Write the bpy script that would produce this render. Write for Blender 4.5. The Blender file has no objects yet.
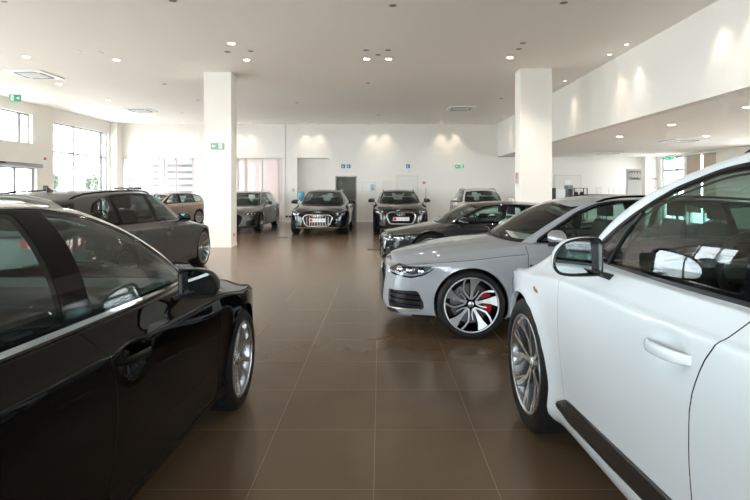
import bpy, math, random
import numpy as np
from mathutils import Vector, Matrix
random.seed(7)
sc = bpy.context.scene
COL = sc.collection
PI = math.pi
CH, F, VX, VY = 1.455, 495.0, 380.0, 190.0      # eye height, focal length in px, vanishing point
CZ, LZ = 4.45, 2.955                            # high and low ceiling
FW = 22.46                                      # depth of the far wall
XL, XF, XR = -11.98, 5.34, 12.42                # left wall, fascia, right wall
YB = -9.0                                       # wall behind the camera

# ------------------------------------------------------------------ materials
MATS = {}
def pbr(name, col, rough=.5, metal=0., coat=0., coat_rough=.03, spec=.5, emit=None, es=0., bump=0., bscale=50., var=0., vscale=4., alpha=1.):
    if name in MATS: return MATS[name]
    m = bpy.data.materials.new(name); m.use_nodes = True
    nt = m.node_tree; b = nt.nodes['Principled BSDF']
    b.inputs['Base Color'].default_value = (*col, 1); b.inputs['Roughness'].default_value = rough
    b.inputs['Metallic'].default_value = metal; b.inputs['Coat Weight'].default_value = coat
    b.inputs['Coat Roughness'].default_value = coat_rough; b.inputs['Specular IOR Level'].default_value = spec
    if emit: b.inputs['Emission Color'].default_value = (*emit, 1); b.inputs['Emission Strength'].default_value = es
    if bump or var:
        tc = nt.nodes.new('ShaderNodeTexCoord'); n = nt.nodes.new('ShaderNodeTexNoise')
        n.inputs['Scale'].default_value = bscale if bump else vscale; n.inputs['Detail'].default_value = 4
        nt.links.new(tc.outputs['Object'], n.inputs['Vector'])
        if bump:
            bp = nt.nodes.new('ShaderNodeBump'); bp.inputs['Strength'].default_value = bump; bp.inputs['Distance'].default_value = .01
            nt.links.new(n.outputs['Fac'], bp.inputs['Height']); nt.links.new(bp.outputs['Normal'], b.inputs['Normal'])
        if var:
            mx = nt.nodes.new('ShaderNodeMix'); mx.data_type = 'RGBA'
            mx.inputs['A'].default_value = (*[c*(1-var) for c in col], 1); mx.inputs['B'].default_value = (*[min(1, c*(1+var)) for c in col], 1)
            nt.links.new(n.outputs['Fac'], mx.inputs['Factor']); nt.links.new(mx.outputs['Result'], b.inputs['Base Color'])
    MATS[name] = m
    return m
def glassmat(name, tint, gloss=.0, rough=0.0, ior=1.42, frost=None):
    """thin sheet: tinted see-through plus fresnel mirror"""
    if name in MATS: return MATS[name]
    m = bpy.data.materials.new(name); m.use_nodes = True; nt = m.node_tree
    for n in list(nt.nodes): nt.nodes.remove(n)
    o = nt.nodes.new('ShaderNodeOutputMaterial'); t = nt.nodes.new('ShaderNodeBsdfTransparent'); t.inputs[0].default_value = (*tint, 1)
    g = nt.nodes.new('ShaderNodeBsdfGlossy'); g.inputs['Roughness'].default_value = rough; g.inputs['Color'].default_value = (1, 1, 1, 1)
    mx = nt.nodes.new('ShaderNodeMixShader'); fr = nt.nodes.new('ShaderNodeFresnel')
    ge = nt.nodes.new('ShaderNodeNewGeometry'); mr = nt.nodes.new('ShaderNodeMapRange'); mr.inputs[3].default_value = ior; mr.inputs[4].default_value = 1/ior   # same reflectance from either side of the sheet
    nt.links.new(ge.outputs['Backfacing'], mr.inputs[0]); nt.links.new(mr.outputs[0], fr.inputs['IOR'])
    src = t.outputs[0]
    if frost:
        d = nt.nodes.new('ShaderNodeBsdfTranslucent'); d.inputs[0].default_value = (*frost, 1)
        d2 = nt.nodes.new('ShaderNodeBsdfDiffuse'); d2.inputs[0].default_value = (*frost, 1)
        m2 = nt.nodes.new('ShaderNodeMixShader'); m2.inputs[0].default_value = .45
        nt.links.new(d.outputs[0], m2.inputs[1]); nt.links.new(d2.outputs[0], m2.inputs[2])
        m3 = nt.nodes.new('ShaderNodeMixShader'); m3.inputs[0].default_value = .75
        nt.links.new(t.outputs[0], m3.inputs[1]); nt.links.new(m2.outputs[0], m3.inputs[2]); src = m3.outputs[0]
    nt.links.new(fr.outputs[0], mx.inputs[0]); nt.links.new(src, mx.inputs[1]); nt.links.new(g.outputs[0], mx.inputs[2])
    nt.links.new(mx.outputs[0], o.inputs[0])
    MATS[name] = m
    return m

WHITE = pbr('white_wall_paint', (.80, .765, .715), .75, bump=.02, bscale=30)
CEIL = pbr('ceiling_paint', (.92, .89, .85), .85)
TRIMW = pbr('white_skirting', (.80, .79, .77), .4)
BLACK = pbr('black_plastic', (.007, .007, .008), .42, spec=.35)
GLOSSB = pbr('gloss_black', (.003, .003, .0035), .08, spec=.12)
RUBBER = pbr('tyre_rubber', (.009, .009, .010), .6, spec=.3, bump=.15, bscale=120)
CHROME = pbr('chrome', (.82, .80, .77), .12, 1.)
SATIN = pbr('satin_aluminium', (.62, .60, .58), .28, 1.)
ALLOY = pbr('alloy_silver', (.78, .79, .81), .27, .95)
ALLOYD = pbr('alloy_grey', (.30, .31, .33), .3, 1.)
DARKM = pbr('dark_metal', (.05, .052, .055), .4, .8)
STEEL = pbr('steel_disc', (.10, .10, .10), .4, 1.)
RED = pbr('caliper_red', (.55, .012, .02), .3, coat=.6)
INTER = pbr('interior_black', (.014, .015, .015), .6, spec=.3)
LEATH = pbr('seat_leather', (.035, .035, .037), .45, bump=.05, bscale=90)
HEADL = pbr('headliner_grey', (.16, .155, .145), .9)
SHUT = pbr('shut_line_black', (.006, .006, .006), .9)
GLASS = glassmat('window_glass', (.56, .70, .66))
GLASSD = glassmat('tinted_glass', (.10, .12, .12))
WSCR = glassmat('windshield_glass', (.62, .71, .68))
PANE = glassmat('clear_pane', (.93, .96, .96))
LENS = glassmat('lamp_lens', (.85, .88, .90))
HOUS = pbr('lamp_housing', (.10, .105, .11), .25, .7)
DRL = pbr('lamp_strip', (.45, .47, .49), .2, .3)
TAIL = pbr('tail_lamp_red', (.42, .012, .01), .12, coat=1.)
MIRG = pbr('mirror_glass', (.75, .80, .82), .02, 1.)
BLACKW = 0
PLATEW = pbr('plate_white', (.8, .8, .8), .4)
PLATER = pbr('plate_red', (.65, .02, .03), .4)

# ------------------------------------------------------------------ object helpers
def tag(o, label=None, cat=None, group=None, kind=None):
    if label: o['label'] = label
    if cat: o['category'] = cat
    if group: o['group'] = group
    if kind: o['kind'] = kind
    return o
def link(o, parent=None):
    COL.objects.link(o)
    if parent is not None: o.parent = parent
    return o
def empty(name, loc=(0, 0, 0), rz=0., parent=None):
    o = bpy.data.objects.new(name, None); o.location = loc; o.rotation_euler = (0, 0, rz); o.empty_display_size = .1
    return link(o, parent)
class MB:
    """collects shapes, then links them as ONE mesh object"""
    def __init__(s): s.v = []; s.f = []; s.mi = []; s.sm = []
    def add(s, vs, fs, mi=0, smooth=False):
        b = len(s.v); s.v += [tuple(map(float, p)) for p in vs]
        for f in fs: s.f.append(tuple(i+b for i in f)); s.mi.append(mi); s.sm.append(smooth)
        return s
    def box(s, x0, x1, y0, y1, z0, z1, mi=0):
        return s.add([(x0,y0,z0),(x1,y0,z0),(x1,y1,z0),(x0,y1,z0),(x0,y0,z1),(x1,y0,z1),(x1,y1,z1),(x0,y1,z1)],
                     [(0,3,2,1),(4,5,6,7),(0,1,5,4),(1,2,6,5),(2,3,7,6),(3,0,4,7)], mi)
    def rings(s, rings, mi=0, closed=True, caps=True, smooth=True):
        n = len(rings[0]); vs = [p for r in rings for p in r]; fs = []
        for i in range(len(rings)-1):
            for j in range(n if closed else n-1):
                k = (j+1) % n
                fs.append((i*n+j, i*n+k, (i+1)*n+k, (i+1)*n+j))
        s.add(vs, fs, mi, smooth)
        if caps and closed:
            s.add(rings[0], [tuple(range(n))[::-1]], mi); s.add(rings[-1], [tuple(range(n))], mi)
        return s
    def tube(s, pts, r, n=8, mi=0, closed=False, caps=True):
        pts = [Vector(p) for p in pts]; R = []; m = len(pts); up = Vector((0, 0, 1))
        for i, p in enumerate(pts):
            a = pts[(i-1) % m] if (closed or i > 0) else p; b = pts[(i+1) % m] if (closed or i < m-1) else p
            d = (b-a).normalized(); u = up if abs(d.dot(up)) < .95 else Vector((1, 0, 0))
            x = d.cross(u).normalized(); y = x.cross(d).normalized(); rr = r[i] if isinstance(r, (list, tuple)) else r
            R.append([p + x*rr*math.cos(2*PI*k/n) + y*rr*math.sin(2*PI*k/n) for k in range(n)])
        if closed: R.append(R[0]); caps = False
        return s.rings(R, mi, caps=caps)
    def lathe(s, prof, n=48, axis='y', c=(0, 0, 0), mi=0, smooth=True, closed=False, rf=None):
        R = []
        for (r, h) in prof:
            ring = []
            for k in range(n):
                a = 2*PI*k/n; q = r + (rf(k, r, h) if rf else 0)
                ring.append((c[0]+q*math.cos(a), c[1]+h, c[2]+q*math.sin(a)) if axis == 'y' else (c[0]+q*math.cos(a), c[1]+q*math.sin(a), c[2]+h))
            R.append(ring)
        if closed: R.append(R[0])
        return s.rings(R, mi, caps=False, smooth=smooth)
    def build(s, name, mats, parent=None, bevel=0., seg=2, auto=None):
        me = bpy.data.meshes.new(name); me.from_pydata(s.v, [], s.f)
        for m in (mats if isinstance(mats, (list, tuple)) else [mats]): me.materials.append(m)
        me.polygons.foreach_set('material_index', s.mi); me.polygons.foreach_set('use_smooth', s.sm); me.update()
        o = bpy.data.objects.new(name, me); link(o, parent)
        if bevel:
            b = o.modifiers.new('bevel', 'BEVEL'); b.width = bevel; b.segments = seg; b.limit_method = 'ANGLE'; b.angle_limit = .6
        return o
def struct(name, mb, mat, parent=None):
    o = mb.build(name, mat, parent)
    if parent is None: o['kind'] = 'structure'
    return o

# ------------------------------------------------------------------ curves
def pchip(xs, ys):
    xs = np.array(xs, float); ys = np.array(ys, float); h = np.diff(xs); d = np.diff(ys)/h; n = len(xs); m = np.zeros(n)
    for i in range(1, n-1):
        if d[i-1]*d[i] > 0: m[i] = (h[i-1]+h[i]) * d[i-1]*d[i] / (h[i]*d[i-1] + h[i-1]*d[i]) if False else 3*(h[i-1]+h[i])/((2*h[i]+h[i-1])/d[i-1]+(h[i]+2*h[i-1])/d[i])
    m[0] = d[0]; m[-1] = d[-1]
    def f(x):
        x = np.clip(np.asarray(x, float), xs[0], xs[-1]); i = np.clip(np.searchsorted(xs, x)-1, 0, n-2)
        t = (x-xs[i])/h[i]
        return (2*t**3-3*t**2+1)*ys[i] + (t**3-2*t**2+t)*h[i]*m[i] + (-2*t**3+3*t**2)*ys[i+1] + (t**3-t**2)*h[i]*m[i+1]
    return f
def crv(pts, ts):
    """Catmull-Rom through pts at parameters ts (0..len-1)"""
    P = np.array(pts, float); n = len(P); out = []
    for t in ts:
        i = min(int(t), n-2); u = t-i; p1, p2 = P[i], P[i+1]
        d0 = np.linalg.norm(p2-p1)
        a = P[i-1] if i > 0 else None; b = P[i+2] if i < n-2 else None
        m1 = (p2-p1) if a is None else ((p1-a)/max(np.linalg.norm(p1-a), 1e-6) + (p2-p1)/max(d0, 1e-6))*.5*d0
        m2 = (p2-p1) if b is None else ((p2-p1)/max(d0, 1e-6) + (b-p2)/max(np.linalg.norm(b-p2), 1e-6))*.5*d0
        out.append((2*u**3-3*u**2+1)*p1 + (u**3-2*u**2+u)*m1 + (-2*u**3+3*u**2)*p2 + (u**3-u**2)*m2)
    return np.array(out)
def even(pts, step):
    """parameters giving roughly even arc length"""
    ts = np.linspace(0, len(pts)-1, 40*(len(pts)-1)+1); C = crv(pts, ts)
    L = np.concatenate([[0], np.cumsum(np.linalg.norm(np.diff(C, axis=0), axis=1))])
    n = max(8, int(L[-1]/step)); t = np.interp(np.linspace(0, L[-1], n+1), L, ts)
    return t, np.interp(t, ts, L)
def sdpoly(X, Y, poly, r=0.):
    """signed distance to polygon (negative inside), corners rounded by r (polygon is inset first)"""
    P = np.array(poly, float); n = len(P)
    d = np.full(X.shape, 1e9); ins = np.zeros(X.shape, bool)
    for i in range(n):
        a, b = P[i], P[(i+1) % n]; e = b-a
        t = np.clip(((X-a[0])*e[0] + (Y-a[1])*e[1])/(e@e+1e-12), 0, 1)
        d = np.minimum(d, np.hypot(X-a[0]-t*e[0], Y-a[1]-t*e[1]))
        c = ((a[1] > Y) != (b[1] > Y)) & (X < (b[0]-a[0])*(Y-a[1])/(b[1]-a[1]+1e-12)+a[0])
        ins ^= c
    return np.where(ins, -d, d)
def smoothpoly(pts, r=.04, n=5):
    """polygon with its corners rounded"""
    P = [Vector(p) for p in pts]; out = []; m = len(P)
    for i in range(m):
        p, a, b = P[i], P[i-1], P[(i+1) % m]
        la, lb = (a-p).length, (b-p).length; q = min(r, la*.45, lb*.45)
        s, e = p+(a-p).normalized()*q, p+(b-p).normalized()*q
        for k in range(n+1):
            t = k/n; out.append(tuple(s*(1-t)**2 + p*2*t*(1-t) + e*t*t))
    return out

# ------------------------------------------------------------------ shells that can be cut along curves
class Shell:
    def __init__(s, G, extra, cen):
        """G: grid (nu, nv, 3) of (s, y, z); extra: (nu, nv, k)"""
        nu, nv, _ = G.shape
        P = G.copy(); P[..., 0] *= -1
        du = np.gradient(P, axis=0); dv = np.gradient(P, axis=1); N = np.cross(du, dv)
        ln = np.linalg.norm(N, axis=2, keepdims=True); bad = ln[..., 0] < 1e-9
        N = N/np.maximum(ln, 1e-9)
        C = np.array(cen(G)); C[..., 0] *= -1
        flip = np.sum(N*(P-C), axis=2) < 0; N[flip] *= -1
        N[bad] = (0, 0, 1)
        on = np.abs(G[..., 1]) < 1e-4
        N[on, 1] = 0; N /= np.maximum(np.linalg.norm(N, axis=2, keepdims=True), 1e-9)
        s.V = G.reshape(-1, 3); s.N = N.reshape(-1, 3); s.A = extra.reshape(nu*nv, -1)
        s.F = []; s.L = []
        for i in range(nu-1):
            for j in range(nv-1):
                a, b, c, d = i*nv+j, (i+1)*nv+j, (i+1)*nv+j+1, i*nv+j+1
                q = [a]
                for k in (b, c, d):
                    if np.abs(s.V[k]-s.V[q[-1]]).max() > 1e-6: q.append(k)
                if len(q) > 1 and np.abs(s.V[q[0]]-s.V[q[-1]]).max() < 1e-6: q.pop()
                if len(q) > 2: s.F.append(tuple(q)); s.L.append('body')
    def cut(s, f):
        f = np.where(np.abs(f) < 2e-5, 0, f); fl = f.tolist()
        nV, nN, nA = [], [], []; em = {}; base = len(s.V); F2, L2 = [], []
        for q, lab in zip(s.F, s.L):
            fs = [fl[i] for i in q]
            if min(fs) >= 0 or max(fs) <= 0: F2.append(q); L2.append(lab); continue
            pos, neg = [], []; n = len(q)
            for k in range(n):
                i, j = q[k], q[(k+1) % n]; a, b = fs[k], fs[(k+1) % n]
                if a >= 0: pos.append(i)
                if a <= 0: neg.append(i)
                if a*b < 0:
                    key = (i, j) if i < j else (j, i)
                    if key not in em:
                        t = a/(a-b); em[key] = base+len(nV)
                        nV.append(s.V[i]*(1-t)+s.V[j]*t); nN.append(s.N[i]*(1-t)+s.N[j]*t); nA.append(s.A[i]*(1-t)+s.A[j]*t)
                    pos.append(em[key]); neg.append(em[key])
            if len(pos) > 2: F2.append(tuple(pos)); L2.append(lab)
            if len(neg) > 2: F2.append(tuple(neg)); L2.append(lab)
        s.F, s.L = F2, L2
        if nV:
            s.V = np.vstack([s.V, nV]); s.N = np.vstack([s.N, nN]); s.A = np.vstack([s.A, nA])
        return np.concatenate([f, np.zeros(len(nV))])
    def region(s, fn, label, only=('body',)):
        f = s.cut(fn(s))
        for k, q in enumerate(s.F):
            if s.L[k] in only and sum(f[i] for i in q) < 0: s.L[k] = label
    def groove(s, fn, w, only, depth=.007, where=None, label='shut_line'):
        s.cut(fn(s)+w); s.cut(fn(s)-w); f0 = s.cut(fn(s)); g = fn(s); hit = set(); zero = np.where(f0 == 0)[0]
        ok = None if where is None else where(s)
        for k, q in enumerate(s.F):
            if s.L[k] in only and abs(sum(g[i] for i in q)/len(q)) < w and (ok is None or all(ok[i] for i in q)):
                s.L[k] = label; hit.update(q)
        for i in zero:
            if i in hit:
                n = s.N[i].copy(); n[0] *= -1; s.V[i] -= n*depth
    def emit(s, label, name, mats, parent, sm, side=0, off=0., thick=0.):
        """side 0: both halves in one mesh; +1 left, -1 right"""
        idx = [k for k, l in enumerate(s.L) if l == label]
        if not idx: return None
        V, NN, FF = [], [], []
        for sd in ((1, -1) if side == 0 else (side,)):
            mp = {}
            for k in idx:
                q = s.F[k]
                for i in q:
                    if i not in mp:
                        mp[i] = len(V); n = s.N[i]; p = s.V[i]; ln = np.linalg.norm(n) or 1
                        nx, ny, nz = n/ln
                        V.append((-(p[0]-sm)+nx*off, sd*(p[1]+ny*off), p[2]+nz*off)); NN.append((nx, sd*ny, nz))
                g = [mp[i] for i in q]; a, b, c = (np.array(V[g[j]]) for j in (0, 1, -1))
                nrm = np.zeros(3)
                for j in range(1, len(g)-1): nrm += np.cross(np.array(V[g[j]])-a, np.array(V[g[j+1]])-a)
                if nrm @ sum(np.array(NN[i]) for i in g) < 0: g = g[::-1]
                FF.append(g)
        me = bpy.data.meshes.new(name); me.from_pydata(V, [], FF)
        me.polygons.foreach_set('use_smooth', [True]*len(FF)); me.validate(); me.update()
        if len(me.vertices) == len(NN): me.normals_split_custom_set_from_vertices(NN)
        me.materials.append(mats); o = bpy.data.objects.new(name, me); link(o, parent)
        if thick:
            m = o.modifiers.new('thickness', 'SOLIDIFY'); m.thickness = thick; m.offset = -1
        return o

# ------------------------------------------------------------------ wheels
RIMCACHE = {}
def wheel_meshes(R, rr, style):
    """tyre, rim, disc, caliper as four MB; local +Y is outward, centre at origin, outer face at y=0"""
    key = (R, rr, style)
    if key in RIMCACHE: return RIMCACHE[key]
    w = .235; N = 96
    def tread(k, r, h):
        if r < R-.004: return 0
        return -.007 if (k + int(h*-90)) % 4 == 0 else 0
    T = MB()
    prof = [(rr-.012, -.022), (rr+.004, -.012), (rr+.012, -.006), (rr+.3*(R-rr), .001), (rr+.65*(R-rr), -.001), (R-.018, -.009), (R-.006, -.02)]
    tr = [(R, -.03-(w-.06)*t/8) for t in range(9)]
    inner = [(r, -w-h) for r, h in prof[::-1]]
    T.lathe(prof+tr+inner, N, rf=tread)
    rim = MB()
    dishy = -.055 if style != 'multi' else -.04
    rim.lathe([(rr-.004, -.016), (rr+.002, -.007), (rr-.006, -.004), (rr-.013, -.010), (rr-.019, -.03), (rr-.028, -.08), (rr-.04, -.20), (rr-.02, -.22)], 72, mi=1)
    rim.lathe([(rr+.003, -.008), (rr-.006, -.0035), (rr-.014, -.011)], 72, mi=0)
    def spoke(path, wid, y0=None, dep=.035, side=1):
        """path of (r, angle), wid list of full widths; front faces slot 0, sides slot 1"""
        C = [Vector((r*math.cos(a), 0, r*math.sin(a))) for r, a in path]; n = len(C); fr, bk = [], []
        for i, c in enumerate(C):
            d = (C[min(i+1, n-1)]-C[max(i-1, 0)]).normalized(); t = Vector((-d.z, 0, d.x)); q = path[i][0]/rr
            y = dishy + (-dishy-.012)*q**2.2
            hw = wid[i]/2; fr.append((c+t*hw+Vector((0, y, 0)), c-t*hw+Vector((0, y, 0))))
            bk.append((c+t*hw*1.25+Vector((0, y-dep, 0)), c-t*hw*1.25+Vector((0, y-dep, 0))))
        vs = [p for q in fr for p in q] + [p for q in bk for p in q]; o = 2*n
        f0 = [(2*i, 2*i+2, 2*i+3, 2*i+1) for i in range(n-1)]
        f1 = [(2*i, o+2*i, o+2*i+2, 2*i+2) for i in range(n-1)] + [(2*i+1, 2*i+3, o+2*i+3, o+2*i+1) for i in range(n-1)] + [(o+2*i, o+2*i+1, o+2*i+3, o+2*i+2) for i in range(n-1)]
        rim.add(vs, f0, 0); rim.add(vs, f1, side)
    D = math.radians; e = rr-.008
    if style == 'y5':
        for k in range(5):
            a = D(72*k+94)
            spoke([(.045, a), (.12, a+D(1)), (e*.72, a+D(3)), (e, a+D(5))], [.026, .030, .055, .115])
            spoke([(.05, a-D(14)), (.11, a-D(30)), (e*.62, a-D(31)), (e*.82, a-D(24)), (e, a-D(17))], [.016, .016, .018, .018, .020])
            spoke([(.05, a+D(12)), (.10, a+D(26)), (e*.60, a+D(25))], [.012, .012, .010])
    elif style == 'multi':
        for k in range(10):
            a = D(36*k+90+(4 if k % 2 else -4)); spoke([(.045, a), (.12, a), (e*.7, a), (e, a)], [.030, .024, .026, .036], dep=.03, side=0)
    elif style == 'v5':
        for k in range(5):
            a = D(72*k+80)
            for q in (-1, 1):
                spoke([(.04, a+q*D(10)), (.13, a+q*D(9)), (e*.6, a+q*D(11)), (e, a+q*D(17))], [.026, .024, .026, .034], side=2)
                spoke([(e*.5, a+q*D(11)), (e*.75, a+q*D(22)), (e, a+q*D(29))], [.018, .016, .02], side=2)
    else:
        for k in range(7):
            a = D(360/7*k+90)
            for q in (-1, 1): spoke([(.045, a+q*D(5)), (.12, a+q*D(7)), (e*.7, a+q*D(10)), (e, a+q*D(12))], [.022, .018, .02, .028], side=1)
    rim.lathe([(.0, dishy+.004), (.034, dishy+.004), (.042, dishy-.004), (.062, dishy-.01), (.07, dishy-.05)], 32, mi=1)
    rim.lathe([(.0, dishy+.007), (.028, dishy+.0065), (.031, dishy+.003)], 24, mi=0)
    for k in range(5):
        a = D(72*k+58); rim.lathe([(0, dishy-.004), (.009, dishy-.004), (.009, dishy-.02)], 8, c=(.056*math.cos(a), 0, .056*math.sin(a)), mi=1, smooth=False)
    disc = MB(); dr = rr*.72
    disc.lathe([(.06, -.10), (dr, -.10), (dr, -.13), (.06, -.13)], 48, smooth=False); disc.lathe([(.0, -.085), (.075, -.085), (.08, -.10)], 32)
    cal = MB(); A0, A1 = D(-28), D(42); rg = []
    for k in range(9):
        a = A0+(A1-A0)*k/8; r0, r1 = dr*.68, min(dr*1.1, rr-.03); tk = .012 if k in (0, 8) else 0
        rg.append([(math.cos(a)*(r0+tk), -.125, math.sin(a)*(r0+tk)), (math.cos(a)*(r0+tk), -.078+tk*.5, math.sin(a)*(r0+tk)), (math.cos(a)*(r1-tk), -.078+tk*.5, math.sin(a)*(r1-tk)), (math.cos(a)*(r1-tk), -.125, math.sin(a)*(r1-tk))])
    cal.rings(rg, smooth=False)
    RIMCACHE[key] = (T, rim, disc, cal)
    return RIMCACHE[key]

# ------------------------------------------------------------------ the car
MOUT = smoothpoly([(-.97, .72), (-.80, .98), (-.1, 1.0), (.55, .80), (.93, .25), (1.0, -.35), (.82, -.86), (.3, -.98), (-.80, -1.0), (-.97, -.80)], .30, 4)
T_S = [0, .88, 1.47, 2.56, 3.70, 4.76]
T_Z = [0, .20, .70, .83, .95, 1.40, 1.43]
CARS = {}
def build_car(key, sp):
    """sp: spec dict; builds the car at the origin, nose to +X, and returns the root empty"""
    G = sp.get
    MSx = G('ms', T_S); MZx = G('mz', T_Z); W = G('W', .92); L = MSx[-1]; FO = MSx[1]; WB = G('WB', 2.82); sm = L/2
    def MS(x): return np.interp(x, T_S, MSx)
    def MZ(x): return np.interp(x, T_Z, MZx)
    ky = W/.92
    step = G('step', .03)
    paint = sp['paint']; R = G('R', .33); rr = G('rr', .26)
    root = empty(sp['name'])
    # ---- lower body
    plan = [(0, 0), (.003, .2), (.018, .38), (.06, .55), (.15, .70), (.30, .80), (.55, .868), (.88, .905), (1.3, .918), (2.4, .92), (3.4, .92),
            (3.88, .912), (4.3, .875), (4.55, .81), (4.68, .69), (4.74, .48), (4.757, .22), (4.76, 0)]
    plan = [(float(MS(a)), b*ky) for a, b in plan]
    t, arc = even(plan, step); P = crv(plan, t); S0 = np.maximum.accumulate(np.clip(P[:, 0], 0, L)); Y0 = np.clip(P[:, 1], 0, None); Y0[0] = Y0[-1] = 0
    inv = np.interp(S0, MSx, T_S)                       # template s
    tor = pchip([0, .3, .9, 1.47, 2.5, 4.0, 4.6, 4.76], G('tor', [.63, .70, .765, .825, .845, .885, .90, .89]))
    bel = pchip([0, .12, .3, .6, .9, 1.2, 1.5, 1.7, 2.5, 4.1, 4.76], G('bel', [.675, .685, .715, .79, .845, .885, .92, .925, .935, .965, .93]))
    hc = pchip([0, .06, .14, .3, .6, .9, 1.2, 1.45, 4.3, 4.60, 4.76], G('hc', [.69, .72, .75, .79, .852, .90, .935, .955, 1.0, .98, .90]))
    o10 = pchip([0, .4, .9, 1.3, 1.7, 2.5, 4.2, 4.76], G('o10', [.16, .175, .17, .145, .100, .092, .11, .16]))
    def lin(a, b, c=None): return np.interp(inv, [0, .4, 4.3, 4.76], [a, b, b, c if c is not None else a])
    zt = tor(inv); zb = bel(inv)
    zsn = lin(.18, .20, .24)
    ntp = G('nt', .035)*np.clip(1-inv/.85, 0, 1)**1.3
    lev = [(lin(.17, .18, .24), lin(.6, .6), .30, .30), (lin(.175, .185, .24), lin(.14, .13), .10, .12), (zsn, lin(.05, .055), .05, .06),
           (lin(.24, .255, .30), lin(.015, .022), .012, .02), (lin(.34, .34, .40), lin(.005, .028), .0, 0), (lin(.47, .50, .56), lin(.004, .014), .006, .0),
           (lin(.57, .68, .74), lin(.004, .002)+ntp*.4, .022, .01), (zt, lin(.012, .008)+ntp, .045, .03), (zt+.016, lin(.03, .026)+ntp*1.2, .058, .04),
           (zt*.45+zb*.55, np.maximum(.45*.026+.5*o10(inv), .026+ntp*1.4), .075, .07), (zb, o10(inv), .11, .12)]
    sub = [0, .5, 1, 1.5, 2, 2.5, 3, 3.5, 4, 4.33, 4.66, 5, 5.25, 5.5, 5.75, 6, 6.2, 6.4, 6.6, 6.8, 7, 7.5, 8, 8.25, 8.5, 8.75, 9, 9.2, 9.4, 9.6, 9.8, 10]
    if step > .04: sub = [0, 1, 2, 2.5, 3, 3.5, 4, 4.5, 5, 5.5, 6, 6.5, 7, 8, 8.5, 9, 9.5, 10]
    nu = len(S0); wf = np.clip(1-S0/.95, 0, 1)**2; wr = np.clip(1-(L-S0)/.7, 0, 1)**2
    cols = []
    for v in sub:
        j = min(int(v), 9); u = v-j
        def q(k):
            g = [np.broadcast_to(np.asarray(lev[min(max(i, 0), 10)][k], float), (nu,)) for i in (j-1, j, j+1, j+2)]
            if k == 0:   # z: monotone-ish
                m1 = (g[2]-g[0])/2 if j > 0 else g[2]-g[1]; m2 = (g[3]-g[1])/2 if j < 9 else g[2]-g[1]
                d = g[2]-g[1]; m1 = np.clip(m1, 0, 3*np.abs(d)); m2 = np.clip(m2, 0, 3*np.abs(d))
            else:
                m1 = (g[2]-g[0])/2 if j > 0 else g[2]-g[1]; m2 = (g[3]-g[1])/2 if j < 9 else g[2]-g[1]
                if k == 1:
                    if j in (7,): m1 = m2 = g[2]-g[1]
                    if j == 6: m2 = g[2]-g[1]
                    if j == 8: m1 = g[2]-g[1]
                    if j == 0: m2 = g[2]-g[1]
            return (2*u**3-3*u**2+1)*g[1] + (u**3-2*u**2+u)*m1 + (-2*u**3+3*u**2)*g[2] + (u**3-u**2)*m2
        z = MZ(q(0)); off = q(1); y = Y0*np.clip(1-off/.92, 0, 1)
        s = S0 + q(2)*wf - q(3)*wr
        cols.append(np.stack([s, y, z], 1))
    ys10, ss10 = cols[-1][:, 1], cols[-1][:, 0]
    in10 = np.interp(ss10, MSx, T_S)
    zc = MZ(hc(in10)); zc = np.maximum(zc, cols[-1][:, 2]+.002)
    nd = 12 if step < .04 else 7
    for k in range(1, nd+1):
        q = 1-k/nd
        zz = cols[len(sub)-1][:, 2] + (zc-cols[len(sub)-1][:, 2])*(1-q**2.3)
        hc_bulge = .008*np.exp(-((q-.62)/.10)**2)*np.clip(in10/.5, 0, 1)*np.clip(1.6-in10, 0, 1)
        cols.append(np.stack([ss10, ys10*q, zz+hc_bulge], 1))
    grid = np.stack(cols, 1)
    # wheel arch flare and handle dents
    fa, ra = FO, FO+WB; zw = R; RA = R+G('gap', .038)
    for c in (fa, ra):
        d = np.hypot(grid[..., 0]-c, grid[..., 2]-zw)-RA
        m = np.clip((grid[..., 1]/W-.70)/.12, 0, 1)*np.clip((MZ(.90)-grid[..., 2])/.10, 0, 1)*(np.arange(grid.shape[1]) < len(sub))[None, :]
        grid[..., 1] += m*G('flare', .018)*np.exp(-np.clip(d, 0, 9)/.05)
    HZ = float(MZ(.80)) if not G('hz') else G('hz'); hs = [float(MS(G('hs', 2.38))), float(MS(3.36))]
    for h in hs:
        d = ((grid[..., 0]-h)/.085)**2 + ((grid[..., 2]-HZ)/.056)**2
        grid[..., 1] -= np.where(grid[..., 1] > W*.7, .022*np.exp(-d**1.6), 0)
    vv = np.array(list(sub)+[10+k/nd for k in range(1, nd+1)])
    ext = np.zeros(grid.shape[:2]+(2,)); ext[..., 0] = arc[:, None]; ext[..., 1] = vv[None, :]
    cen = lambda g: np.stack([np.clip(g[..., 0], .75, L-.7), 0*g[..., 0], np.full(g.shape[:2], .42)], -1)
    side = grid[:, :len(sub)].reshape(-1, 3).copy()
    def surf(s, z):
        d = (side[:, 0]-s)**2+(side[:, 2]-z)**2 + np.where(side[:, 1] < W*.4, 9, 0); i = np.argsort(d)[:4]; w = 1/(d[i]+1e-6)
        return float((side[i, 1]*w).sum()/w.sum())
    B = Shell(grid, ext, cen)
    S = lambda m: m.V[:, 0]; Z = lambda m: m.V[:, 2]; Yv = lambda m: m.V[:, 1]; A = lambda m: m.A[:, 0]; VV = lambda m: m.A[:, 1]
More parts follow.
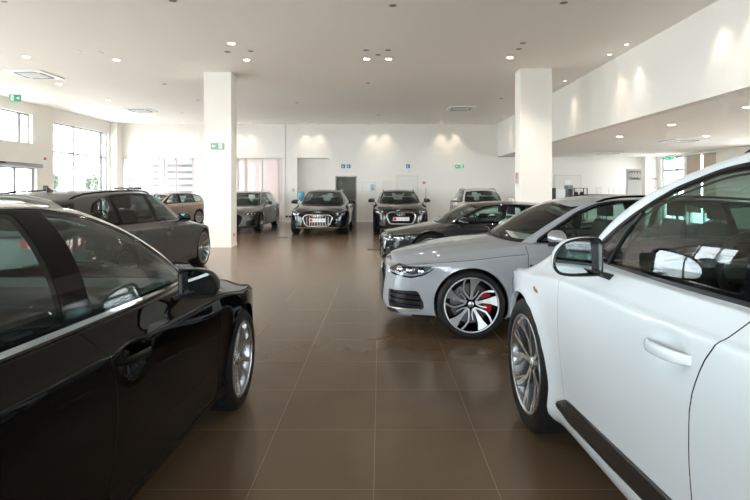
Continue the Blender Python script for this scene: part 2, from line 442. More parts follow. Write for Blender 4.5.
    for c in (fa, ra):
        B.region(lambda m, c=c: np.maximum(np.hypot(S(m)-c, Z(m)-zw)-RA, VV(m)-8.0), 'hole')
        ed = np.where((np.abs(np.hypot(B.V[:, 0]-c, B.V[:, 2]-zw)-RA) < 2e-3) & (B.V[:, 1] > .7*W) & (VV(B) < 8))[0]
        aa_ = np.arctan2(B.V[ed, 2]-zw, B.V[ed, 0]-c); aa_ = np.where(aa_ < -PI/2, aa_+2*PI, aa_); od = np.argsort(aa_)
        lips = lips if c == ra else {}; lips[c] = (aa_[od], B.V[ed][od, 1])
    # greenhouse base ring
    gb = [(1.25, 0), (1.265, .30), (1.33, .54), (1.46, .695), (1.66, .755), (2.0, .785), (2.6, .80), (3.4, .795), (3.95, .77), (4.35, .715), (4.60, .63), (4.655, .35), (4.66, 0)]
    gt = [(1.98, 0), (1.99, .27), (2.04, .46), (2.15, .545), (2.28, .562), (2.45, .575), (2.75, .585), (3.3, .58), (3.7, .57), (4.05, .555), (4.34, .53), (4.43, .33), (4.45, 0)]
    gb = G('gb', gb); gt = G('gt', gt)
    gb = [(float(MS(a)), b*ky) for a, b in gb]; gt = [(float(MS(a)), b*ky*G('kroof', 1.)) for a, b in gt]
    inner = [(a, b-.03) for a, b in gb[1:-1]]; inner = [(gb[0][0]+.05, -1)] + [(a+(.05 if i < 3 else 0)-(.04 if i > 8 else 0), b) for i, (a, b) in enumerate(inner)] + [(gb[-1][0]-.04, -1)]
    B.region(lambda m: np.maximum(sdpoly(S(m), Yv(m), inner), 9.97-VV(m)), 'cabin_hole')
    # front: lamps, grille, intakes (a = arc along the plan, z)
    def fp(poly): return [(a*ky, float(MZ(z))) for a, z in poly]
    gr = smoothpoly(fp(G('grille', [(-.3, .635), (.36, .635), (.475, .555), (.40, .33), (.33, .26), (-.3, .26)])), .03)
    front = lambda m: np.where(S(m) < L/2, 0, 9)
    gf = lambda m, p=gr: np.maximum(sdpoly(A(m), Z(m), p), front(m)-5 if False else S(m)-1.6)
    B.region(gf, 'grille_frame'); B.region(lambda m: gf(m)+G('gframe', .022), 'grille', ('grille_frame',))
    hp = smoothpoly(fp(G('lamp', [(.53, .650), (.62, .685), (1.13, .706), (1.17, .694), (1.04, .612), (.92, .578), (.68, .592), (.55, .62)])), .02)
    hf = lambda m: np.maximum(sdpoly(A(m), Z(m), hp), S(m)-1.6)
    B.region(hf, 'headlight')
    ip = smoothpoly(fp(G('intake', [(.60, .44), (.98, .455), (1.06, .30), (1.0, .265), (.60, .255)])), .02)
    B.region(lambda m: np.maximum(sdpoly(A(m), Z(m), ip), S(m)-1.6), 'air_intake')
    lp = fp([(-.3, .245), (.72, .245), (.80, .215), (.6, .195), (-.3, .195)])
    B.region(lambda m: np.maximum(sdpoly(A(m), Z(m), lp), S(m)-1.6), 'lower_intake')
    AL = arc[-1]; tp = fp([(.35, .88), (.80, .88), (1.05, .875), (1.02, .80), (.78, .76), (.35, .80)])
    B.region(lambda m: np.maximum(sdpoly(AL-A(m), Z(m), tp), L*.6-S(m)), 'tail_lamp')
    low = G('sill', .0)
    if G('cladding'):
        cl = [(float(MS(a)), z) for a, z in G('cladding')]
        B.region(lambda m: np.maximum(sdpoly(S(m), Z(m), smoothpoly(cl, .03)), .6*W-Yv(m)), 'sill_trim')
    else:
        B.region(lambda m: np.maximum(Z(m)-float(MZ(.215)), .3-S(m)), 'rocker')
    # doors
    dz = float(MZ(.97)); db = float(MZ(.27))
    bs = G('bseam', [(2.67, 1.07), (2.60, .95), (2.53, .84), (2.50, .70), (2.495, .5), (2.51, .27)]); bs = [(float(MS(a)), float(MZ(b))) for a, b in bs]
    fd = smoothpoly([(float(MS(1.45)), db+.04), (float(MS(1.42)), float(MZ(.55))), (float(MS(1.435)), dz+.1), *bs, (float(MS(1.50)), db)], .06)
    rd = smoothpoly([*[(a+.005, b) for a, b in bs[::-1]], (float(MS(3.62)), dz+.1), (float(MS(3.66)), float(MZ(.80))), (float(MS(3.36)), float(MZ(.52))), (float(MS(3.22)), db)], .09)
    sidef = lambda m, p: np.maximum(sdpoly(S(m), Z(m), p), .6*W-Yv(m))
    allb = ('body', 'sill_trim')
    if not G('two_door'):
        B.region(lambda m: sidef(m, fd), 'front_door'); B.region(lambda m: sidef(m, rd), 'rear_door')
        gw = G('gw', .0026)
        if G('gwf'): B.groove(lambda m: sdpoly(S(m), Z(m), fd), G('gwf'), ('body', 'front_door', 'sill_trim'), where=lambda m: (Yv(m) > .6*W) & (VV(m) < 9.99) & (S(m) < float(MS(2.0))))
        wh = lambda m: (Yv(m) > .6*W) & (VV(m) < 9.99)
        B.groove(lambda m: sdpoly(S(m), Z(m), fd), gw, ('body', 'front_door', 'rear_door', 'sill_trim'), where=(lambda m: wh(m) & (S(m) > float(MS(2.3)))) if G('gwf') else wh)
        B.groove(lambda m: sdpoly(S(m), Z(m), rd), gw, ('body', 'front_door', 'rear_door', 'sill_trim'), where=lambda m: wh(m) & (S(m) > float(MS(2.95))))
    else:
        fd = smoothpoly([(float(MS(1.45)), db+.04), (float(MS(1.40)), float(MZ(.55))), (float(MS(1.435)), dz+.1), (float(MS(2.8)), dz+.1), (float(MS(2.86)), float(MZ(.8))), (float(MS(2.75)), db), (float(MS(1.50)), db)], .06)
        B.region(lambda m: sidef(m, fd), 'front_door'); gw = G('gw', .0026)
        B.groove(lambda m: sdpoly(S(m), Z(m), fd), gw, ('body', 'front_door'), where=lambda m: (Yv(m) > .6*W) & (VV(m) < 9.99))
    # bonnet: its edge runs along the shoulder line
    HV = G('hoodv', 7.5)
    B.region(lambda m: np.maximum(np.maximum((HV-VV(m))*.01, S(m)-float(MS(1.40))), float(MS(.13))-S(m)), 'hood')
    B.groove(lambda m: (VV(m)-HV)*.02, .0028 if step < .04 else .004, ('body', 'hood'), where=lambda m: (S(m) < float(MS(1.42))) & (S(m) > float(MS(.13))))
    sm_ = sm
    E = lambda lab, name, mat, side=0, par=root, off=0., sh=B, thick=0.: sh.emit(lab, name, mat, par, sm_, side, off, thick)
    body = E('body', 'body', paint); E('hood', 'hood', paint)
    E('rocker', 'rocker_trim', G('rockmat', BLACK))
    for sd in (1, -1): E('shut_line', 'shut_line', SHUT, sd)
    E('grille', 'grille', BLACK, off=-.035); E('grille_frame', 'grille_frame', G('framemat', CHROME), off=.004, thick=.03)
    E('lower_intake', 'lower_intake', G('lowmat', BLACK), off=-.02 if not G('lowmat') else 0)
    for sd in (1, -1):
        E('air_intake', 'air_intake', BLACK, sd, off=-.03)
        if G('blade'):
            for z_, rad, nm, mt in ((.252, .010, 'bumper_blade', SATIN), (.31, .006, 'intake_bar', GLOSSB), (.36, .006, 'intake_bar', GLOSSB), (.41, .006, 'intake_bar', GLOSSB)):
                pts = []
                for aa in np.linspace(.56 if z_ < .3 else .62, 1.0, 12):
                    s_, y_ = np.interp(aa*ky, arc, S0), np.interp(aa*ky, arc, Y0); q_ = .99 if z_ < .3 else .975
                    pts.append((-(s_-sm)-(0 if z_ < .3 else .01), sd*y_*q_, float(MZ(z_+(.02*(aa-.56)/.44 if z_ < .3 else 0)))))
                MB().tube(pts, rad, 6).build(nm, mt, root)
        E('headlight', 'headlight', LENS, sd)
        lamp = E('headlight', 'headlight_housing', HOUS, sd, off=-.045)
        E('tail_lamp', 'tail_lamp', TAIL, sd, off=.002)
        for nm in ('front_door', 'rear_door'):
            d = E(nm, nm, paint, sd)
            if d is None: continue
            h = hs[0] if nm == 'front_door' else hs[1]
            if G('two_door'): h = float(MS(2.62))
            y0 = max(surf(h-.13, HZ), surf(h+.13, HZ)); m = MB(); rg = []
            for k in range(13):
                q = k/12*2-1; x = h+q*.115; lift = .034*(1-abs(q)**3.5)-.004; hh = G('hh', .0185)*(1-.25*q*q); tk = .010
                yy = y0+lift
                rg.append([(-(x-sm)+.0, sd*(yy+tk*math.cos(a)), HZ+.004+hh*math.sin(a)+.006*q) for a in [2*PI*i/12 for i in range(12)]])
            m.rings(rg); m.build('door_handle', G('handmat', paint), d)
    if G('cladding'):
        for sd in (1, -1): E('sill_trim', 'sill_trim', pbr('satin_black_trim', (.015, .015, .016), .3), sd, off=.006, thick=.01)
    # lamp internals
    Bl = B
    for sd in (1, -1):
        st = MB(); Vn = []
        a0, a1 = .60*ky, 1.08*ky
        for k in range(3):
            aa = a0+(a1-a0)*(k+.6)/3.6; i = int(np.argmin(np.abs(arc-aa))); zz = float(MZ(.645)); s_, y_ = S0[i], Y0[i]*.985
            st.lathe([(0, 0), (.030, .002), (.036, -.02), (.036, -.05)], 16, axis='z', mi=0)
            b = len(st.v)-64; rot = Matrix.Rotation(math.radians(90), 3, 'Y')
            for j in range(b, len(st.v)):
                v = rot @ Vector(st.v[j]); st.v[j] = (-(s_-sm)+v.x-.05, sd*(y_-.03)+v.y, zz+v.z)
        st.build('headlight_projector', G('projmat', CHROME), root)
        pts = []
        for aa in np.linspace(.60, 1.10, 12):
            i = int(np.argmin(np.abs(arc-aa*ky))); z_ = float(MZ(np.interp(aa, [.55, .72, .90, 1.02, 1.12], [.635, .612, .600, .628, .688])))
            s_, y_ = np.interp(aa*ky, arc, S0), np.interp(aa*ky, arc, Y0); pts.append((-(s_-sm)-.02, sd*(y_*.98-.012), z_))
        MB().tube(pts, .008, 6).build('daytime_light', DRL, root)
        if sd == 1 or G('nose'):
            pass
    # grille bars, emblem, plate
    gx = sm-.0; bars = MB(); ztop, zbot = float(MZ(.62)), float(MZ(.28))
    def nose_s(y, z):
        k = (np.abs(B0[:, 1]-abs(y)) + np.abs(B0[:, 2]-z)); i = int(np.argmin(k + np.where(B0[:, 0] > 1, 9, 0))); return float(B0[i, 0])
    B0 = grid.reshape(-1, 3)
    gw_ = G('grilletype', 'mesh')
    if gw_ == 'vertical':
        for k in range(-4, 5):
            y = k*.082*ky; s_ = nose_s(y, float(MZ(.5))); bars.box(sm-s_-.022, sm-s_-.004, y-.0045, y+.0045, zbot+abs(k)*.006, ztop-abs(k)*.012)
        bars.build('grille_bars', G('barmat', CHROME), root)
    else:
        for k in range(12):
            z = zbot+(ztop-zbot)*(k+.5)/12; hw = .40*ky*(1-abs(z-float(MZ(.53)))*.9); pts = [(sm-nose_s(y, z)-.014, y, z) for y in np.linspace(-hw, hw, 9)]; bars.tube(pts, .006, 5)
        for k in range(-9, 10):
            y = k*.043*ky; s_ = nose_s(y, float(MZ(.5))); bars.box(sm-s_-.02, sm-s_-.010, y-.004, y+.004, zbot+abs(k)*.004, ztop-abs(k)*.006)
        bars.build('grille_mesh', G('barmat', GLOSSB), root)
    em = MB(); ez = float(MZ(.588))
    for k in (-1.5, -.5, .5, 1.5):
        y = k*.056; em.tube([(sm-nose_s(0, ez)+.012, y+.038*math.cos(a), ez+.038*math.sin(a)) for a in [2*PI*i/24 for i in range(24)]], .005, 6, closed=True)
    em.build('ring_emblem', CHROME, root)
    if G('plate', True):
        pz = float(MZ(.46)); px = sm-nose_s(0, pz)+.016
        pl = MB().box(px-.012, px, -.26, .26, pz-.058, pz+.058).build('licence_plate', PLATEW, root)
        MB().box(px+.0005, px+.002, -.245, -.15, pz-.045, pz+.045).build('plate_mark', PLATER, pl)
        tx = MB()
        for k, c in enumerate('110110111'):
            if c == '1': tx.box(px+.0005, px+.002, -.10+k*.035, -.085+k*.035, pz-.02, pz+.02)
        tx.build('plate_dealer_text', pbr('plate_grey', (.35, .35, .36), .5), pl)
    # ---- greenhouse
    t2, arc2 = even(gb, step); Pb = crv(gb, t2); Pt = crv(gt, t2)
    Pb[:, 1] = np.clip(Pb[:, 1], 0, None); Pt[:, 1] = np.clip(Pt[:, 1], 0, None); Pb[0, 1] = Pb[-1, 1] = Pt[0, 1] = Pt[-1, 1] = 0
    iv = lambda s: np.interp(s, MSx, T_S)
    zroof = pchip([1.9, 1.98, 2.15, 2.4, 2.75, 3.2, 3.7, 4.1, 4.35, 4.45], G('roof', [1.335, 1.355, 1.39, 1.415, 1.428, 1.425, 1.405, 1.37, 1.34, 1.325]))
    ytop = np.interp(Pt[:, 0], [g[0] for g in gt[2:11]], [g[1] for g in gt[2:11]])
    def roofz(s, y, yt): return MZ(zroof(iv(s))) - .052*np.clip(y/np.maximum(yt, .1), 0, 1.05)**2.4
    zT = roofz(Pt[:, 0], Pt[:, 1], ytop)
    zB = MZ(bel(iv(Pb[:, 0])))
    hz_c = MZ(hc(iv(Pb[:, 0]))); fr = iv(Pb[:, 0]) < 1.5
    zB = np.where(fr, zB + (hz_c-zB)*(1-(np.clip(Pb[:, 1]/(.78*ky), 0, 1))**2.3), zB) - .012
    nv = 22 if step < .04 else 12; cols2 = []; vs2 = []
    bul = G('bulge', .035)
    for k in range(-1, nv+1):
        v = k/nv; s = Pb[:, 0]*(1-v)+Pt[:, 0]*v; y = Pb[:, 1]*(1-v)+Pt[:, 1]*v; z = zB*(1-v)+zT*v; b = 4*v*(1-v)
        sl = np.clip(Pb[:, 1]/(.6*ky), 0, 1)
        y = y+b*bul*.6*sl; z = z+b*bul*(1.2-.7*sl)
        frt = np.clip(1-(t2-2)/4, 0, 1); s = s-b*bul*.5*np.where(t2 < 4, np.clip(1-t2/4, 0, 1), 0)+b*.02*np.where(t2 > 9, 1, 0)
        y = np.where(Pb[:, 1] < 1e-6, 0, y)
        cols2.append(np.stack([s, y, z], 1)); vs2.append(v)
    nr = 10 if step < .04 else 6
    for k in range(1, nr+1):
        q = 1-k/nr; cols2.append(np.stack([Pt[:, 0], Pt[:, 1]*q, roofz(Pt[:, 0], Pt[:, 1]*q, ytop)], 1)); vs2.append(1+k/nr)
    g2 = np.stack(cols2, 1); ex2 = np.zeros(g2.shape[:2]+(2,)); ex2[..., 0] = t2[:, None]; ex2[..., 1] = np.array(vs2)[None, :]
    H = Shell(g2, ex2, lambda g: np.stack([np.clip(g[..., 0], float(MS(2.4)), float(MS(3.9))), 0*g[..., 0], np.full(g.shape[:2], float(MZ(.95)))], -1))
    T2 = lambda m: m.A[:, 0]; V2 = lambda m: m.A[:, 1]
    H.region(lambda m: np.maximum(np.maximum(T2(m)-G('wst', 2.66), V2(m)-.955), -.3-V2(m))*.2, 'windshield')
    H.region(lambda m: np.maximum(np.maximum(9.35-T2(m), V2(m)-.88), .10-V2(m))*.2 if not G('fast') else np.maximum(np.maximum(9.35-T2(m), V2(m)-.95), .12-V2(m))*.2, 'rear_window')
    H.region(lambda m: np.maximum(.88-V2(m), -9)*.2, 'windshield_border', ('windshield',))
    H.region(lambda m: (.06-V2(m))*-.2, 'cowl', ('windshield',))
    dlo = G('dlo', [(1.56, .938), (1.74, 1.06), (2.02, 1.235), (2.22, 1.318), (2.45, 1.352), (2.9, 1.368), (3.4, 1.358), (3.85, 1.318), (4.13, 1.262), (4.30, 1.14), (4.20, 1.02), (4.08, .992), (3.4, .972), (2.5, .955)])
    dlo = [(float(MS(a)), float(MZ(z))) for a, z in dlo]
    dl = smoothpoly(dlo, .05, 4)
    sid = lambda m: np.maximum(2.9-T2(m), T2(m)-10.1)
    dfn = lambda m: np.maximum(sdpoly(S(m), Z(m), dl), sid(m))
    H.region(lambda m: dfn(m)-G('trimw', .016), 'window_trim'); H.region(dfn, 'pillar', ('window_trim',))
    for i, (s0, s1, nm) in enumerate(G('wins', [(1.0, 2.50, 'front_window'), (2.61, 3.50, 'rear_window_side'), (3.57, 9.0, 'quarter_window')])):
        def wf2(m, s0=s0, s1=s1):
            sl = (Z(m)-float(MZ(1.0)))*0.
            return np.maximum(np.maximum(dfn(m)+.012, float(MS(s0) if s0 < 4.7 else 99)+sl - S(m)), S(m)-(float(MS(s1)) if s1 < 4.7 else 99)-sl)
        H.region(wf2, nm, ('pillar',))
    E('body', 'roof_shell', paint, sh=H)
    inn = E('body', 'headliner', HEADL, sh=H, off=-.02); E('pillar', 'pillar_lining', INTER, sh=H, off=-.02)
    E('windshield_border', 'windshield_border', GLOSSB, sh=H); E('cowl', 'cowl', BLACK, sh=H); E('windshield', 'windshield', WSCR, sh=H); E('rear_window', 'rear_window', GLASSD if G('privacy') else GLASS, sh=H)
    if sp.get('split_names'):
        pass
    for sd in (1, -1):
        E('window_trim', 'window_trim', G('trimmat', CHROME), sd, sh=H, off=.004)
        E('pillar', 'window_pillar', G('pilmat', GLOSSB), sd, sh=H, off=.002)
        E('front_window', 'side_window', G('frontglass', GLASS), sd, sh=H)
        E('rear_window_side', 'side_window', GLASSD if G('privacy') else GLASS, sd, sh=H)
        E('quarter_window', 'quarter_window', GLASSD if G('privacy') else GLASS, sd, sh=H)
        if G('quarterbar'):   # divider of the small front quarter window
            qs = float(MS(G('quarterbar'))); b = MB(); pts = []
            sel = H.V[(H.A[:, 0] > 2.9) & (H.A[:, 0] < 7)]
            for k in range(9):
                z_ = float(MZ(.94))+(float(MZ(1.16))-float(MZ(.94)))*k/8; s_ = qs+(z_-float(MZ(.94)))*.85; i = int(np.argmin((sel[:, 0]-s_)**2+(sel[:, 2]-z_)**2))
                pts.append((-(s_-sm), sd*(sel[i, 1]+.001), z_))
            b.tube(pts, .011, 6).build('quarter_bar', BLACK, root)
        # roof rail
        if G('rails', True):
            pts = []; rs = np.linspace(*[float(MS(x)) for x in G('railspan', (2.25, 4.2))], 24)
            yt = np.interp(rs, [g[0] for g in gt[2:11]], [g[1] for g in gt[2:11]])-.022
            for k, (s_, y_) in enumerate(zip(rs, yt)):
                q = min(k, 23-k)/3; lift = .032*min(1, q)**.6 if q > 0 else -.01
                pts.append((-(s_-sm), sd*y_, float(roofz(s_, y_, y_+.022))+lift+.002))
            MB().tube(pts, .0125, 8).build('roof_rail', G('railmat', SATIN), root)
        # door mirror
        ms, mz = float(MS(G('mir_s', 1.72))), float(MZ(G('mir_z', 1.005))); mw, mh = G('mir_w', .118), G('mir_h', .073)
        my = W+G('mir_y', .065); m = MB(); rg = []; NR = 9
        for k in range(NR):
            q = k/(NR-1); f = math.sin(min(1, q*1.02)*PI/2)**.55 if k else .12; x = -.125*(1-q); ring = []
            for yy, zz in MOUT:
                yy *= mw; zz *= mh
                ring.append((x, sd*(yy*f), zz*f+ .012*(1-q)))
            rg.append(ring)
        fr_ = [(p[0]+.0, p[1], p[2]) for p in rg[-1]]; i1 = [(0.004, p[1]*.93, p[2]*.90) for p in rg[-1]]; i2 = [(-.034, p[1]*.92, p[2]*.89) for p in rg[-1]]
        ang = G('mir_tilt', .12)*sd
        def place(pp): 
            c, s_ = math.cos(ang), math.sin(ang)
            return [(-(ms-sm)-(p[0]*c - p[1]*s_), (p[0]*s_*-1*0 + p[1]*c) + sd*my, mz+p[2]) for p in pp]
        # local x runs rearward
        def pl_(ring): return [(-(ms-sm)-(p[0]+ang*p[1]), sd*my+p[1], mz+p[2]) for p in ring]
        cap = MB(); cap.rings([pl_(r) for r in rg], 0, caps=False); n_ = len(rg[0])
        cap.add(pl_(rg[0]), [tuple(range(n_))], 0, True)
        me_cap = cap.build('side_mirror', [G('mirmat', paint), BLACK], root)
        for pg in me_cap.data.polygons:
            if pg.center.z < mz-mh*.42: pg.material_index = 1
        ho = MB(); ho.rings([pl_(r) for r in (fr_, i1, i2)], 0, caps=False, smooth=False)
        ho.add(pl_(i2), [tuple(range(n_))], 0)
        ho.rings([[(-(ms-sm)+.075, sd*(W*.83), mz-mh-.05), (-(ms-sm)+.0, sd*(W*.83), mz-mh-.05), (-(ms-sm)+.0, sd*(W*.83), mz-mh-.01), (-(ms-sm)+.075, sd*(W*.83), mz-mh-.01)],
                  [(-(ms-sm)+.07, sd*(my-mw*.75), mz-mh*.98), (-(ms-sm)+.012, sd*(my-mw*.75), mz-mh*.98), (-(ms-sm)+.012, sd*(my-mw*.35), mz-mh*.6), (-(ms-sm)+.07, sd*(my-mw*.35), mz-mh*.6)]], 0, smooth=False)
        ho.build('mirror_housing', BLACK, me_cap)
        gl = MB(); gl.add(pl_([(-.016+G('mir_glass', .12)*p[1]*sd+G('mir_down', -.02)*p[2], p[1]*.90, p[2]*.86) for p in rg[-1]]), [tuple(range(n_))], 0); gl.build('mirror_glass', MIRG, me_cap)
    # wheel arches: lip and well
    for c in (fa, ra):
        for sd in (1, -1):
            lip = []; K = 48
            for k in range(K+1):
                a = math.radians(-28+236*k/K); s_ = c+RA*math.cos(a); z_ = zw+RA*math.sin(a)
                if z_ < float(MZ(.19)): z_ = float(MZ(.19))
                lip.append((s_, float(np.interp(a, *lips[c])), z_))
            def rr_(f, dy, y=None): return [(-(c+(s_-c)*f-sm), sd*((y_-dy) if y is None else y), zw+(z_-zw)*f) for s_, y_, z_ in lip]
            MB().rings([rr_(1.0, -.001), rr_(.992, .006), rr_(.985, .03)], closed=False, caps=False).build('arch_lip', paint, root)
            m = MB(); m.rings([rr_(.985, .03), rr_(1.03, .05), rr_(1.04, 0, W-.33)], closed=False, caps=False)
            m.rings([rr_(1.04, 0, W-.33), rr_(.05, 0, W-.33)], closed=False, caps=False); m.build('wheel_well', BLACK, root)
    # wheels
    T, rim, disc, cal = wheel_meshes(R, rr, G('wheel', 'multi'))
    base = CARS.setdefault(('w', R, rr, G('wheel', 'multi')), {})
    for c in (fa, ra):
        for sd in (1, -1):
            if not base:
                o = T.build('wheel', RUBBER); COL.objects.unlink(o)
                base['t'] = o.data; mm = G('rimmats', [ALLOY, ALLOYD, ALLOYD])
                for kk, (mbx, mt) in dict(r=(rim, mm), d=(disc, STEEL), c=(cal, G('calmat', DARKM))).items():
                    q = mbx.build(kk, mt); COL.objects.unlink(q); base[kk] = q.data; q.data.name = dict(r='rim', d='brake_disc', c='brake_caliper')[kk]
            o = link(bpy.data.objects.new('wheel', base['t']), root)
            o.location = (-(c-sm), sd*(W-.012), R); st = G('steer', 0.) if c == fa else 0.
            o.rotation_euler = (0, 0, (0 if sd > 0 else PI)+st)
            for kk, nm in (('r', 'rim'), ('d', 'brake_disc'), ('c', 'brake_caliper')):
                q = link(bpy.data.objects.new(nm, base[kk]), o)
                if kk == 'c' and ((sd > 0 and c == fa) or (sd < 0 and c == ra)): q.rotation_euler = (0, PI, 0)
                if kk == 'c':  # keep the caliper on the outer side of the disc
                    q.rotation_euler = (0, 0, 0)
                    if (sd > 0) == (c == fa): q.scale = (-1, 1, 1)
                if kk == 'r': q.rotation_euler = (0, G('spin', 0.)+(.35 if c == ra else 0), 0)
    # ---- interior
    zs = float(MZ(.95)); bm = MB(); y1 = W*.80; f0, f1 = float(MS(1.30)), float(MS(4.55))
    bm.box(-(f1-sm), -(f0-sm), -y1, y1, .24, .30)
    for sd in (1, -1): bm.box(-(float(MS(4.5))-sm), -(f0+.15-sm), sd*y1-.02, sd*y1+.02, .28, zs-.05)
    bm.box(-(f1-sm), -(f1-.9*(f1-f0)/3.2-sm), -y1, y1, .28, zs-.18)
    bm.build('cabin_tub', INTER, root)
    d0, d1 = float(MS(1.36)), float(MS(1.95)); m = MB(); prof = [(d0-.04, zs-.10), (d0, zs-.015), (d0+.2, zs+.015), (d1-.12, zs+.018), (d1-.03, zs-.01), (d1, zs-.06), (d1-.05, zs-.30), (d1-.1, .35), (d0-.04, .35)]
    m.rings([[(-(a-sm), y, b-(0.0 if abs(y) < .6*W else .03)) for a, b in prof] for y in (-y1, -y1*.8, y1*.8, y1)], smooth=False)
    m.box(-(d1+.9-sm), -(d1-.1-sm), -.13, .13, .28, zs-.28); dash = m.build('dashboard', INTER, root, bevel=.02)
    ysw = .37*ky; sw = MB(); cxs, czs = -(d1+.13-sm), zs-.02
    tl = math.radians(25)
    sw.tube([(cxs-.185*math.sin(tl)*-math.sin(a)*-1*0 + .185*math.sin(a)*math.sin(tl), ysw+.185*math.cos(a), czs+.185*math.sin(a)*math.cos(tl)) for a in [2*PI*i/32 for i in range(32)]], .015, 8, closed=True)
    for a in (0, PI, -PI/2): sw.tube([(cxs, ysw, czs), (cxs+.18*math.sin(a)*math.sin(tl), ysw+.18*math.cos(a), czs+.18*math.sin(a)*math.cos(tl))], .014, 6)
    sw.tube([(cxs-.03, ysw, czs), (cxs+.01, ysw, czs)], .06, 12); sw.tube([(cxs, ysw, czs), (cxs+.25, ysw, czs-.1)], .03, 8)
    sw.build('steering_wheel', INTER, root)
    hr = float(MZ(1.28)) - .06
    for (ss, yy, rear) in ((2.62, .36, 0), (2.62, -.36, 0), (3.5, .38, 1), (3.5, -.38, 1)):
        if rear and G('two_door'): continue
        x = -(float(MS(ss))-sm); y = yy*ky; st = MB(); zq = .50+ (zs-.95)*.8
        st.rings([[(x+.50, y+a*.24, zq-.10), (x+.50, y+a*.24, zq+.03), (x+.02, y+a*.24, zq-.02), (x+.02, y+a*.24, zq-.14)] if False else
                  [(x+.52, y+a, zq-.12), (x+.52, y+a, zq+.02), (x+.40, y+a, zq+.04), (x+.05, y+a, zq-.03), (x+.02, y+a, zq-.16)] for a in (-.25, -.18, .18, .25)], smooth=False)
        st.rings([[(x+.10, y+a*w, zq-.02), (x-.01, y+a*w, zq+.30), (x-.09, y+a*w2, hr-.10), (x-.14, y+a*w2, hr-.10), (x-.12, y+a*w, zq+.25), (x-.03, y+a*w, zq-.06)] for a, w, w2 in ((-1, .25, .19), (-.75, .25, .19), (.75, .25, .19), (1, .25, .19))], smooth=False)
        seat = st.build('rear_seat' if rear else 'front_seat', LEATH, root, bevel=.035, seg=3)
        h = MB(); h.box(x-.17, x-.09, y-.13, y+.13, hr-.06, hr+.11); h.tube([(x-.12, y-.05, hr-.12), (x-.125, y-.05, hr-.02)], .007, 6); h.tube([(x-.12, y+.05, hr-.12), (x-.125, y+.05, hr-.02)], .007, 6)
        h.build('headrest', LEATH, seat, bevel=.03, seg=3)
    rmx = -(float(MS(2.12))-sm); rz = float(MZ(1.30))-.03
    MB().box(rmx-.02, rmx+.01, -.12, .12, rz-.035, rz+.035).build('rear_view_mirror', BLACK, root, bevel=.012)
    if G('fin'):
        x = -(float(MS(3.75))-sm); z = float(MZ(1.40)); m = MB()
        m.rings([[(x+.06-.10*q, .012*(1-q), z+.07*q-.01), (x-.02-.03*q, 0.014*(1-q)+.001, z+.07*q-.01), (x-.08, .012*(1-q), z+.07*q-.01), (x-.08, -.012*(1-q), z+.07*q-.01), (x-.02-.03*q, -.014*(1-q)-.001, z+.07*q-.01), (x+.06-.10*q, -.012*(1-q), z+.07*q-.01)] for q in (0, .5, .95)])
        m.build('roof_antenna', paint, root)
    # wipers
    m = MB(); i_ = [(-(float(MS(1.30))-sm), .35*ky), (-(float(MS(1.29))-sm), -.15*ky)]
    for (x, y) in i_: m.tube([(x, y, float(MZ(.955))+.0), (x-.05, y-.30, float(MZ(.955))+.045), (x-.055, y-.55, float(MZ(.955))+.04)], .008, 5)
    m.build('wiper', BLACK, root)
    if G('extra'): G('extra')(root, sm, surf, MS, MZ)
    return root
def copy_tree(o, parent=None):
    c = o.copy(); COL.objects.link(c); c.parent = parent
    for ch in list(o.children): copy_tree(ch, c)
    return c
def park(root, sp, px, D, heading, wheel='front_left'):
    """put the outer face of one wheel at image column px and depth D; heading = nose direction in degrees from +X"""
    MSx = sp.get('ms', T_S); L = MSx[-1]; W = sp.get('W', .92); FO = MSx[1]; WB = sp.get('WB', 2.82)
    lx = L/2-FO if 'front' in wheel else L/2-FO-WB
    ly = (W-.012)*(1 if 'left' in wheel else -1); h = math.radians(heading)
    X = (px-VX)*D/F
    root.location = (X-(lx*math.cos(h)-ly*math.sin(h)), D-(lx*math.sin(h)+ly*math.cos(h)), 0)
    root.rotation_euler = (0, 0, h)

# ================================================================== THE ROOM
K = F/FW                                         # px per metre on the far wall
def fx(px): return (px-VX)/K
def fz(py): return CH+(VY-py)/K
def gpt(px, py): k = (py-VY)/CH; return ((px-VX)/k, F/k)
def cpt(px, py, z=CZ): k = (VY-py)/(z-CH); return ((px-VX)/k, F/k)
def wl(px): return -XL*F/(VX-px)                 # depth on the left wall
def wr(px): return XR*F/(px-VX)

